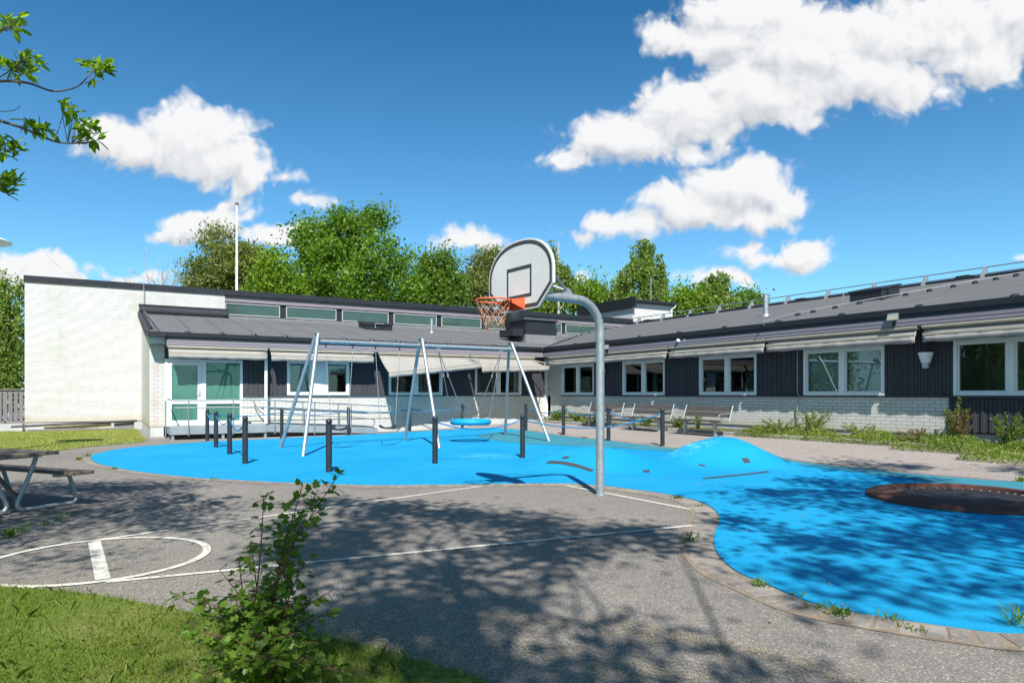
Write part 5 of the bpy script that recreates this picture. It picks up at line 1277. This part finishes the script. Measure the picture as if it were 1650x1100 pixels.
Pb = [(505, 812), (600, 790), (660, 796), (700, 815), (790, 812), (860, 825), (960, 835), (1100, 852), (1112, 880), (1130, 930), (1000, 900), (800, 905), (720, 930), (900, 950), (1000, 960), (960, 1000), (760, 1000), (650, 1015), (560, 1040), (400, 1010), (330, 960), (330, 900), (380, 880), (460, 875)]
gp = poly_pts(Pb, 2.15, rg)
gp2 = poly_pts([(560, 1040), (700, 1010), (1000, 1000), (1300, 1000), (1650, 1050), (1650, 1130), (1000, 1150), (560, 1150)], 1.6, rg)
gp3 = poly_pts([(330, 1000), (440, 990), (560, 1050), (560, 1150), (150, 1150), (120, 1100), (300, 1060)], 1.5, rg)
canopy('shade_tree', 'tall leafy tree behind the camera whose crown dapples the court', Vector((1.6, -8.6, 0)), np.vstack([gp, gp2, gp3]), (6.6, 9.8), 210, .30, .135, 'shade', 32, .3)
Pc = [(1190, 800), (1300, 766), (1400, 762), (1500, 778), (1650, 806), (1700, 900), (1700, 1010), (1600, 1005), (1480, 985), (1380, 965), (1300, 930), (1230, 905), (1180, 870), (1165, 830)]
gc = poly_pts(Pc, 1.75, rg, ())
gc2 = poly_pts([(1290, 752), (1420, 760), (1650, 780), (1690, 760), (1560, 738), (1420, 738)], .8, rg)
gc3 = np.c_[rg.uniform(5.5, 10.5, 60), rg.uniform(4.5, 9.5, 60)][:38]
canopy('shade_tree', 'tall leafy tree behind the camera to the right, shading the trampoline', Vector((8.2, -8.2, 0)), np.vstack([gc, gc2, gc3]), (6.8, 10.2), 210, .31, .135, 'shade', 33, .3)

# --- cherry tree at the left edge with branches hanging into the picture
def shaped_leaf(p, d, nr, L, W):
    s = d.cross(nr).normalized(); nr = s.cross(d)
    prof = [(0, 0), (.18, .30), (.42, .5), (.68, .42), (.87, .2), (1, 0)]
    v = [p + d * (L * t) - nr * (L * .10 * t * t) for t, w in prof]; Lf = [p + d * (L * t) + s * (W * w) + nr * (W * .16 * (w > 0)) - nr * (L * .10 * t * t) for t, w in prof[1:-1]]; Rt = [p + d * (L * t) - s * (W * w) + nr * (W * .16 * (w > 0)) - nr * (L * .10 * t * t) for t, w in prof[1:-1]]
    return v, Lf, Rt
class Leaves(MB):
    def leaf(s, p, d, nr, L, W):
        v, l, r_ = shaped_leaf(p, d, nr, L, W); s.add(v + l + r_, [(0, 1, 6)[::-1], (0, 10, 1)[::-1], (1, 2, 7, 6), (2, 3, 8, 7), (3, 4, 9, 8), (4, 5, 9), (1, 10, 11, 2), (2, 11, 12, 3), (3, 12, 13, 4), (4, 13, 5)])
    def lobed(s, p, d, nr, L):
        sd = d.cross(nr).normalized(); nr = sd.cross(d)
        pr = [(0, 0), (-.02, .34), (.22, .46), (.30, .30), (.62, .50), (.66, .22), (.84, .20), (1.0, 0)]
        pts = [p + d * (L * t) + sd * (L * w) + nr * (.10 * L * abs(w)) for t, w in pr] + [p + d * (L * t) - sd * (L * w) + nr * (.10 * L * abs(w)) for t, w in pr[1:-1][::-1]]
        c = p + d * (L * .4); n = len(pts); s.add(pts + [c], [(i, (i + 1) % n, n) for i in range(n)])
DC = 5.6
ct_root = Vector((-7.2, 5.3, 0)); ct_ = thing('cherry_tree', 'cherry tree at the left edge with leafy branches reaching into the sky', 'tree', ct_root)
lv = Leaves(); br = MB(); rg = np.random.default_rng(41)
fork = Vector((-6.9, 5.3, 2.1))
def cherry_branch(px, r0, r1, clusters, D0=DC, root=None):
    pts = [at(x, y, D0 + .25 * math.sin(i * 1.9)) for i, (x, y) in enumerate(px)]
    if root is not None: pts = [root] + pts
    c = catmull(pts, 5); br.tube([p - ct_root for p in c], [r0 + (r1 - r0) * (i / (len(c) - 1)) for i in range(len(c))], 6, caps=False)
    for (x, y, rx, ry, n) in clusters:
        cc = at(x, y, D0)
        near_ = min(c, key=lambda q: (q - cc).length); tips = []
        for k in range(max(3, n // 5)):
            tip = cc + Vector((rg.normal(0, .55) * rx, rg.normal(0, .5) * rx, rg.normal(0, .55) * ry)) * D0 / F; br.tube([near_.lerp(tip, u) - ct_root + Vector((0, 0, -.02 * math.sin(PI * u))) for u in (0, .5, 1)], [.004, .003, .002], 4, caps=False); tips.append(tip)
        for k in range(n):
            tip = tips[k % len(tips)]; q = tip.lerp(near_, rg.uniform(0, .45))
            d = Vector((rg.normal(.35, .8), rg.normal(0, .6), rg.normal(.12, .6))).normalized(); nr = Vector((rg.normal(0, .5), rg.normal(-.2, .5), 1)).normalized()
            lv.leaf(q - ct_root, d, nr, rg.uniform(.075, .125), rg.uniform(.034, .048))
cherry_branch([(-90, 70), (-30, 52), (10, 47), (45, 40)], .012, .003, [(38, 44, 26, 14, 24), (-10, 45, 26, 18, 24)], root=fork + Vector((.5, 0, 1.6)))
cherry_branch([(-120, 150), (-50, 138), (0, 131), (45, 134), (85, 147), (122, 141), (143, 122), (160, 102)], .016, .003, [(150, 112, 26, 20, 36), (168, 98, 10, 10, 10)], root=fork + Vector((.4, 0, 1.3)))
cherry_branch([(-40, 136), (0, 124), (28, 104), (45, 84)], .008, .003, [(38, 92, 30, 22, 38), (10, 112, 26, 14, 20), (55, 120, 18, 14, 14)])
cherry_branch([(-60, 182), (0, 180), (22, 178), (33, 171)], .005, .002, [], root=None)
cherry_branch([(-120, 165), (-40, 182), (0, 195), (35, 206), (85, 227), (115, 231), (145, 229)], .020, .004, [(62, 197, 26, 16, 34), (135, 210, 26, 18, 40), (112, 168, 14, 12, 14), (155, 200, 14, 10, 12)], root=fork + Vector((.3, 0, 1.0)))
cherry_branch([(88, 226), (97, 200), (105, 172)], .005, .002, [])
cherry_branch([(-60, 275), (-15, 254), (12, 242)], .008, .002, [(28, 236, 22, 14, 26), (-10, 250, 20, 14, 18)], root=fork + Vector((.2, 0, .7)))
cherry_branch([(-60, 330), (-10, 310), (20, 292)], .008, .002, [(25, 288, 26, 16, 34), (-10, 300, 26, 16, 26)], root=fork + Vector((.1, 0, .5)))
# the rest of its crown, left of and above the frame
ga = poly_pts([(-60, 800), (60, 790), (150, 775), (230, 772), (340, 785), (345, 800), (230, 812), (330, 818), (370, 832), (330, 850), (240, 868), (150, 850), (120, 900), (40, 950), (-60, 930)], 2.6, rg)
Cc = np.array([tuple(to_h(x, y, rg.uniform(4.3, 6.2))) for x, y in ga] + [(rg.normal(-7.2, .9), rg.normal(5.0, 1.0), rg.normal(4.2, .7)) for _ in range(40)])
P = (Cc[:, None, :] + rg.normal(0, 1, (len(Cc), 230, 3)) * np.array([.36, .26, .10])).reshape(-1, 3); P = P[~in_view(P, .04)]
for p in P:
    d = Vector(rg.normal(0, 1, 3).tolist()); d.z *= .4; d.normalize(); lv.leaf(Vector(p) - ct_root, d, Vector((rg.normal(0, .4), rg.normal(0, .4), 1)).normalized(), rg.uniform(.075, .12), rg.uniform(.034, .046))
lv.build('crown', 'cherry', ct_, smooth=False, recalc=False)
br.tube([p - ct_root for p in catmull([ct_root + Vector((0, 0, -.2)), ct_root + Vector((.05, 0, 1.0)), fork, fork + Vector((.1, .1, 1.6)), fork + Vector((.6, .6, 3.0))], 4)], [.13, .13, .125, .12, .115, .11, .10, .10, .095, .09, .085, .08, .07, .06, .05, .04, .03][:17], 10)
for c in Cc[rg.choice(len(Cc), min(40, len(Cc)), False)]:
    q = fork + Vector((.1, .1, 1.6)) * rg.uniform(.1, 1.0); cpt = Vector(c)
    pts = [q.lerp(cpt, u) + Vector((0, 0, .15 * math.sin(PI * u))) for u in np.linspace(0, 1, 6)]
    if in_view(np.array([tuple(x) for x in pts]), .03).any(): continue
    br.tube([x - ct_root for x in pts], [.022, .018, .014, .010, .007, .004], 5, caps=False)
br.build('trunk', 'twig', ct_, smooth=True, recalc=False)

# --- currant bush in the foreground
rg = np.random.default_rng(52); bb = G(432, 1108); sh = thing('currant_bush', 'leafy green currant bush with upright stems in the left foreground', 'bush', bb); lv = Leaves(); st = MB()
tips = [(545, 765, 3.35, 1), (512, 790, 3.3, 1), (488, 782, 3.45, .9), (425, 800, 3.3, .8), (447, 840, 3.5, 1), (405, 880, 3.2, .25), (352, 915, 3.35, .4), (480, 850, 3.2, 1), (385, 905, 3.15, .6), (278, 955, 3.2, 1), (320, 965, 3.0, 1), (350, 985, 3.1, 1), (300, 1010, 2.95, 1), (410, 945, 3.05, 1), (450, 930, 3.0, 1), (500, 965, 3.05, 1), (530, 985, 3.15, 1), (515, 1035, 2.95, 1), (475, 1020, 2.85, 1.1), (400, 1020, 2.85, 1.1), (350, 1050, 2.85, 1.1), (440, 1060, 2.8, 1.1), (535, 950, 3.3, .6), (460, 905, 3.5, 1), (490, 905, 3.25, 1), (425, 985, 3.0, 1.2), (380, 960, 3.05, 1.1), (465, 975, 3.05, 1.2), (500, 1065, 2.85, 1.2), (405, 1065, 2.8, 1.2), (330, 1085, 2.85, 1), (545, 1080, 3.0, 1)]
for i, (x, y, D, dn) in enumerate(tips):
    tip = at(x, y, D); a_ = bb + Vector((rg.normal(0, .05), rg.normal(0, .06), 0)); m_ = a_.lerp(tip, .45) + Vector((-(tip.x - a_.x) * .25 + rg.normal(0, .03), rg.normal(0, .03), .06))
    c = catmull([a_, m_, tip], 9); L = (tip - a_).length; st.tube([p - bb for p in c], [.0065 - .005 * k / (len(c) - 1) for k in range(len(c))], 5, caps=False)
    n = int((22 + L * 62) * dn)
    for k in range(n):
        u = (rg.uniform(.12, 1) ** .8) * (len(c) - 1); q = c[int(u)].lerp(c[min(int(u) + 1, len(c) - 1)], u % 1)
        side_ = Vector((rg.normal(0, 1), rg.normal(0, 1), rg.normal(.25, .5))).normalized(); pet = rg.uniform(.02, .075) * (1.25 - .5 * u / len(c)); e = q + side_ * pet
        st.tube([q - bb, e - bb], [.0012, .001], 3, caps=False); d = (side_ + Vector((0, 0, -.35))).normalized(); lv.lobed(e - bb, d, Vector((rg.normal(0, .45), rg.normal(-.25, .45), 1)).normalized(), rg.uniform(.026, .052) * (1.1 - .25 * u / len(c)))
lv.build('foliage', 'currant', sh, recalc=False); st.build('stems', 'stem', sh, recalc=False)

# --- planting along the right wing
def sprig(name, label, cat, pos, stems, H_, lean, leaf, mat, seed, group=None, dens=60, arch=.3):
    rg = np.random.default_rng(seed); pos = Vector(pos); t = thing(name, label, cat, pos, group=group); st = MB(); V = []
    for i in range(stems):
        az = rg.uniform(0, 2 * PI); l = lean * rg.uniform(.2, 1.2); h = H_ * rg.uniform(.55, 1.1); tip = Vector((math.cos(az) * l, math.sin(az) * l, h)); b_ = Vector((rg.normal(0, .05), rg.normal(0, .05), 0))
        c = catmull([b_, b_.lerp(tip, .5) + Vector((0, 0, h * arch * .5)), tip], 6); st.tube(c, [.006 - .004 * k / (len(c) - 1) for k in range(len(c))], 4, caps=False)
        n = int(dens * (h + l)); P = np.array([tuple(c[int(u)].lerp(c[min(int(u) + 1, len(c) - 1)], u % 1)) for u in rg.uniform(.5, len(c) - 1.01, n)]); V.append(leafquads(P + rg.normal(0, .012, P.shape), leaf, rg, .6, .5))
    np_mesh('foliage', np.vstack(V), 4, mat, t); st.build('stems', 'stem', t, recalc=False); return t
def bedpt(X, Y): w = wor(X, Y); w.z = terrain(w.x, w.y) + .06; return w
SP = [((-.35, -13.3), 26, .62, .5, .045, 'cover', 'spreading cotoneaster shrub with two tall shoots against the white brick'), ((-.6, -12.5), 22, .40, .55, .045, 'cover', 'low spreading shrub between the nearest bench and the tall-shoot shrub'), ((-.3, -14.6), 18, .34, .5, .04, 'cover', 'low arching shrub below the fourth window of the right wing'),
      ((-.25, -16.75), 9, .95, .25, .045, 'weed', 'upright green shrub in front of the corner where white brick meets black boards'), ((-.35, -17.0), 12, .70, .3, .045, 'redleaf', 'reddish-leaved shrub at the end of the white brick wall'), ((-.5, -17.9), 24, .62, .45, .045, 'weed', 'bushy green shrub in front of the low black boards'), ((-.3, -17.85), 4, 1.0, .22, .04, 'weed', 'thin shrub with three tall bare-tipped shoots before the black boards'), ((-.5, -19.3), 24, .5, .5, .045, 'cover', 'green shrub by the low black boards at the right edge'), ((-.7, -16.2), 14, .3, .4, .04, 'redleaf', 'small reddish shrub low on the kerb near the brick end'),
      ((-.55, -7.0), 26, .34, .28, .05, 'weed', 'bright green clump between the farthest and middle benches'), ((-.6, -8.6), 26, .36, .30, .05, 'weed', 'bright green clump between the middle and nearest benches'), ((-.5, -9.4), 10, .42, .2, .05, 'weed', 'thin weedy plant left of the nearest bench'), ((-.55, -1.6), 26, .4, .4, .06, 'weed', 'yellow green plants in the bed at the inner corner'), ((-.55, -3.0), 22, .34, .4, .06, 'weed', 'leafy plants in the bed between the inner corner and the farthest bench'), ((-.6, -4.2), 8, .62, .2, .06, 'weed', 'tall leafy weed left of the farthest bench')]
for i, (p, n, h, l, s_, m_, lab) in enumerate(SP):
    sprig('shrub' if n > 5 else 'tall_shrub', lab, 'shrub', bedpt(*p), n, h, l, s_, m_, 60 + i, 'plants in the bed along the right wing', 95)
# spreading ground cover spilling over the kerb
def cover(name, areas, leaf, mat, seed, per=700):
    rg = np.random.default_rng(seed); Vs = []
    for X0_, X1_, Y0_, Y1_, hh, dens in areas:
        n = int((X1_ - X0_) * abs(Y1_ - Y0_) * per * dens); X_ = rg.uniform(X0_, X1_, n); Y_ = rg.uniform(Y0_, Y1_, n)
        f = (np.sin(X_ * 4.2 + Y_ * 2.1) + np.sin(Y_ * 3.7 - X_ * 2.3) + np.sin(Y_ * 8.1) * .5) / 2.5; e = np.minimum(1, np.minimum(X_ - X0_, X1_ - X_) / .25 + .15)
        k = rg.uniform(-1.3, .8, n) < f; X_, Y_, f, e = X_[k], Y_[k], f[k], e[k]; W_ = np.array([tuple(wor(a, b)) for a, b in zip(X_, Y_)]); W_[:, 2] = [terrain(x, y) for x, y, _ in W_]; W_[:, 2] += .03 + hh * rg.uniform(.15, 1, len(W_)) * (.5 + .5 * f) * e; Vs.append(leafquads(W_, leaf, rg, 1.0, .5))
    return tag(np_mesh(name, np.vstack(Vs), 4, mat), kind='stuff')
cover('ground_cover', [(-1.25, -.1, -16.3, -11.4, .34, 3.2), (-1.75, -.1, -18.2, -16.2, .36, 3.2), (-2.6, -.1, -24, -18.0, .34, 3.0), (-.95, -.15, -4.6, -.6, .26, 1.7), (-.95, -.15, -11.4, -4.6, .12, .6)], .05, 'cover', 81, 900)

# --- weeds in the joints
def weed(label, px, py, n, h, leaf, seed, mat='weed'):
    p = G(px, py); p.z = terrain(p.x, p.y); rg = np.random.default_rng(seed); t = None; V = []
    for i in range(n):
        az = rg.uniform(0, 2 * PI); l = h * rg.uniform(.3, 1.1); tip = np.array([math.cos(az) * l * .8, math.sin(az) * l * .8, h * rg.uniform(.35, 1)]); b_ = rg.normal(0, .03, 3) * np.array([1, 1, 0]); s_ = np.cross(tip / np.linalg.norm(tip), [0, 0, 1]) * leaf * .5
        V.append([b_, b_ + tip * .5 - s_ + [0, 0, h * .12], b_ + tip, b_ + tip * .5 + s_ + [0, 0, h * .12]])
    o = np_mesh('weed', np.array(V), 4, mat); o.location = p; tag(o, label, 'weed', 'weeds in the joints of the paving')
for i, a in enumerate([('small weeds where the paver edging bends towards the pole', 1092, 804, 40, .07, .02), ('tiny weed on the narrowest bend of the paver edging', 1127, 816, 16, .05, .018), ('upright weed on the inner bend of the paver edging', 1116, 872, 16, .13, .028), ('green weed tuft on the pavers below the inner bend', 1224, 945, 34, .09, .02),
      ('tiny yellow green weed touching the blue surface below the bend', 1287, 962, 14, .05, .02), ('pair of leafy weeds in the middle of the near pavers', 1357, 992, 34, .09, .022), ('small weed left of the middle pair on the pavers', 1322, 983, 18, .07, .018), ('grass tuft on the near pavers at the right', 1435, 1001, 36, .08, .009), ('flat dark weed on the near pavers at the right', 1471, 1015, 20, .05, .018), ('tall weed at the right edge of the pavers', 1640, 1012, 34, .17, .014),
      ('low weed at the left tip of the blue surface', 127, 741, 30, .09, .03), ('dry weed beside the left tip of the blue surface', 140, 735, 26, .10, .03), ('small weed on the left curve of the sandy seam', 182, 756, 20, .06, .03), ('small weed on the sandy seam below the row of bollards', 345, 772, 30, .05, .02), ('tall grassy weed beside the picnic table foot', 101, 840, 26, .14, .012), ('leafy weed on the asphalt by the left edge', 15, 866, 44, .13, .03), ('grassy weed right of the leafy one at the left edge', 36, 860, 26, .16, .012), ('low weed between picnic table and court line', 72, 846, 26, .06, .016), ('small weed at the foot of the middle bollard rope', 941, 707, 26, .08, .03), ('small weed on the far seam left of the larger mound', 1322, 749, 16, .08, .02), ('weed patch on the far seam near the right edge', 1645, 776, 40, .1, .03)]):
    weed(a[0], *a[1:], 100 + i)

# ================================================================== SKY, SUN, CAMERA
world = bpy.data.worlds.new('World'); scene.world = world; world.use_nodes = True
nt = world.node_tree; nt.nodes.clear()
sky = nd(nt, 'ShaderNodeTexSky', sky_type='NISHITA', sun_disc=False); sky.sun_elevation = SUN_EL; sky.sun_rotation = math.atan2(SUN_AZ.x, SUN_AZ.y); sky.altitude = 200; sky.air_density = 1.0; sky.dust_density = .6; sky.ozone_density = 4.0
tcw = nd(nt, 'ShaderNodeTexCoord'); sp = nd(nt, 'ShaderNodeSeparateXYZ'); nt.links.new(tcw.outputs['Generated'], sp.inputs[0])
ay = mth(nt, 'MAXIMUM', mth(nt, 'ABSOLUTE', sp.outputs[1]), .08)
U = mth(nt, 'DIVIDE', sp.outputs[0], ay); Vv = mth(nt, 'DIVIDE', sp.outputs[2], ay)
cb = nd(nt, 'ShaderNodeCombineXYZ'); nt.links.new(U, cb.inputs[0]); nt.links.new(Vv, cb.inputs[1])
CL = [(290, 222, 110, 62), (215, 232, 85, 45), (355, 262, 75, 48), (395, 283, 60, 34), (160, 222, 55, 36), (465, 280, 38, 20), (310, 190, 45, 28),
      (352, 352, 58, 36), (310, 372, 60, 30), (255, 382, 40, 12), (505, 322, 38, 22), (455, 378, 66, 24), (400, 350, 30, 14),
      (742, 382, 62, 26), (715, 370, 28, 18), (780, 388, 36, 16), (60, 442, 105, 34), (30, 420, 45, 18), (200, 446, 60, 14),
      (1500, 55, 230, 80), (1300, 85, 170, 90), (1180, 60, 90, 55), (1080, 62, 60, 32), (1230, 150, 130, 65), (1120, 180, 110, 60), (1000, 225, 110, 42), (920, 250, 60, 24), (1400, 130, 140, 50), (1560, 90, 120, 40), (1640, 30, 100, 60), (1200, 20, 110, 40), (1130, 250, 60, 25),
      (1200, 302, 100, 46), (1120, 335, 105, 36), (1010, 362, 100, 26), (940, 375, 55, 14), (1275, 322, 48, 30), (1210, 345, 80, 24),
      (1292, 408, 48, 26), (1195, 405, 46, 20), (1240, 416, 60, 18), (1150, 446, 60, 16), (1200, 452, 40, 10), (932, 446, 20, 15), (1648, 418, 30, 12), (165, 445, 30, 10)]
grp = bpy.data.node_groups.new('cloud_shapes', 'ShaderNodeTree'); grp.interface.new_socket('P', in_out='INPUT', socket_type='NodeSocketVector'); grp.interface.new_socket('Field', in_out='OUTPUT', socket_type='NodeSocketFloat')
gi = nd(grp, 'NodeGroupInput'); go = nd(grp, 'NodeGroupOutput'); acc = None
for (x, y, rx, ry) in CL:
    c = ((x - 825) / F, (YH - y) / F, 0); a = nd(grp, 'ShaderNodeVectorMath', operation='SUBTRACT'); a.inputs[1].default_value = c; grp.links.new(gi.outputs[0], a.inputs[0])
    m_ = nd(grp, 'ShaderNodeVectorMath', operation='MULTIPLY'); m_.inputs[1].default_value = (F / (rx * 1.10), F / (ry * 1.10), 0); grp.links.new(a.outputs[0], m_.inputs[0])
    l = nd(grp, 'ShaderNodeVectorMath', operation='LENGTH'); grp.links.new(m_.outputs[0], l.inputs[0])
    big_ = min(1.0, (rx * ry) ** .5 / 70)
    f_ = mth(grp, 'MULTIPLY', mth(grp, 'SUBTRACT', 1.06, l.outputs[1]), .18 + .97 * big_)
    acc = f_ if acc is None else mth(grp, 'SMOOTH_MAX', acc, f_, .12)
grp.links.new(acc, go.inputs[0])
def fbm(co, scale, detail, rough, dist):
    n = nd(nt, 'ShaderNodeTexNoise', noise_dimensions='2D'); n.inputs['Scale'].default_value = scale; n.inputs['Detail'].default_value = detail; n.inputs['Roughness'].default_value = rough; n.inputs['Distortion'].default_value = dist
    nt.links.new(co, n.inputs['Vector']); return n.outputs['Fac']
def shifted(v):
    a = nd(nt, 'ShaderNodeVectorMath', operation='ADD'); a.inputs[1].default_value = v; nt.links.new(cb.outputs[0], a.inputs[0]); return a.outputs[0]
def density(co):
    wn = nd(nt, 'ShaderNodeTexNoise', noise_dimensions='2D'); wn.inputs['Scale'].default_value = 9; wn.inputs['Detail'].default_value = 3; nt.links.new(co, wn.inputs['Vector'])
    wa = nd(nt, 'ShaderNodeVectorMath', operation='SUBTRACT'); wa.inputs[1].default_value = (.5, .5, .5); nt.links.new(wn.outputs['Color'], wa.inputs[0])
    ws = nd(nt, 'ShaderNodeVectorMath', operation='SCALE'); ws.inputs[3].default_value = .055; nt.links.new(wa.outputs[0], ws.inputs[0])
    wd = nd(nt, 'ShaderNodeVectorMath', operation='ADD'); nt.links.new(co, wd.inputs[0]); nt.links.new(ws.outputs[0], wd.inputs[1])
    g1 = nt.nodes.new('ShaderNodeGroup'); g1.node_tree = grp; nt.links.new(wd.outputs[0], g1.inputs[0])
    n1 = fbm(wd.outputs[0], 11, 8, .60, .25)
    vo = nd(nt, 'ShaderNodeTexVoronoi', feature='SMOOTH_F1', voronoi_dimensions='2D'); vo.inputs['Scale'].default_value = 24; vo.inputs['Detail'].default_value = 2; vo.inputs['Roughness'].default_value = .6; vo.inputs['Smoothness'].default_value = .35; nt.links.new(wd.outputs[0], vo.inputs['Vector'])
    bil = mth(nt, 'MULTIPLY', mth(nt, 'SUBTRACT', .92, vo.outputs['Distance']), .34)
    return mth(nt, 'ADD', mth(nt, 'ADD', g1.outputs[0], bil), mth(nt, 'MULTIPLY', mth(nt, 'SUBTRACT', n1, .50), 1.25)), n1
d0, n0 = density(cb.outputs[0]); d1, n1_ = density(shifted((.010, .022, 0)))
alpha = ramp(nt, d0, -.02, .42)
sm = nd(nt, 'ShaderNodeMapRange', interpolation_type='SMOOTHERSTEP', clamp=True); sm.inputs[1].default_value = .0; sm.inputs[2].default_value = .56; nt.links.new(d0, sm.inputs[0]); alpha = sm.outputs[0]
lit = ramp(nt, mth(nt, 'SUBTRACT', d0, d1), -.55, .20)
core = ramp(nt, d0, .15, .9)
ccol = mixc(nt, lit, (2.75, 2.95, 3.25), (4.75, 4.77, 4.8))
ccol = mixc(nt, mth(nt, 'MULTIPLY', core, .35), ccol, (4.5, 4.53, 4.58))
tint = mixc(nt, ramp(nt, sp.outputs[2], .12, .56), (.50, .82, .88), (.13, .48, .62)); skyc = mixc(nt, 1.0, sky.outputs[0], tint, 'MULTIPLY')
front = ramp(nt, sp.outputs[2], -.02, .03)
n3 = noise(nt, tcw.outputs['Generated'], 2.6, 7, .6, .3)
beyond = mth(nt, 'MAXIMUM', mth(nt, 'MAXIMUM', ramp(nt, sp.outputs[1], .12, -.12), ramp(nt, sp.outputs[2], .56, .70)), ramp(nt, mth(nt, 'ABSOLUTE', U), .85, 1.15))
a2 = mth(nt, 'MULTIPLY', ramp(nt, n3, .56, .68), beyond)  # unseen clouds behind, above and beside the view, added as neutral fill light
alpha = mth(nt, 'MAXIMUM', alpha, a2)
fin = mixc(nt, mth(nt, 'MULTIPLY', alpha, front), skyc, ccol)
bgn = nd(nt, 'ShaderNodeBackground'); bgn.inputs[1].default_value = .1; nt.links.new(fin, bgn.inputs[0])
wo = nd(nt, 'ShaderNodeOutputWorld'); nt.links.new(bgn.outputs[0], wo.inputs[0])
world.cycles.sampling_method = 'MANUAL'; world.cycles.sample_map_resolution = 1024

sl_ = bpy.data.lights.new('sun', 'SUN'); sl_.energy = 4.2; sl_.angle = R(.53); sl_.color = (1, .962, .905)
so_ = bpy.data.objects.new('sun', sl_); COL.objects.link(so_); so_.location = (0, 0, 60)
dirv = Vector((SUN_AZ.x * math.cos(SUN_EL), SUN_AZ.y * math.cos(SUN_EL), math.sin(SUN_EL)))
so_.rotation_euler = (-dirv).to_track_quat('-Z', 'Y').to_euler()

cam = bpy.data.cameras.new('camera'); co_ = bpy.data.objects.new('camera', cam); COL.objects.link(co_)
co_.location = (0, 0, EYE); co_.rotation_euler = (PI / 2, 0, 0)
cam.sensor_width = 36; cam.lens = F / 1650 * 36; cam.shift_y = (YH - 550) / 1650; cam.clip_start = .05; cam.clip_end = 3000
scene.camera = co_
scene.view_settings.view_transform = 'Standard'; scene.view_settings.look = 'None'; scene.view_settings.gamma = 1; scene.view_settings.exposure = 1.0
scene.render.engine = 'CYCLES'
try:
    scene.cycles.use_denoising = True; scene.cycles.max_bounces = 8; scene.cycles.transparent_max_bounces = 12; scene.cycles.sample_clamp_indirect = 6
except Exception: pass
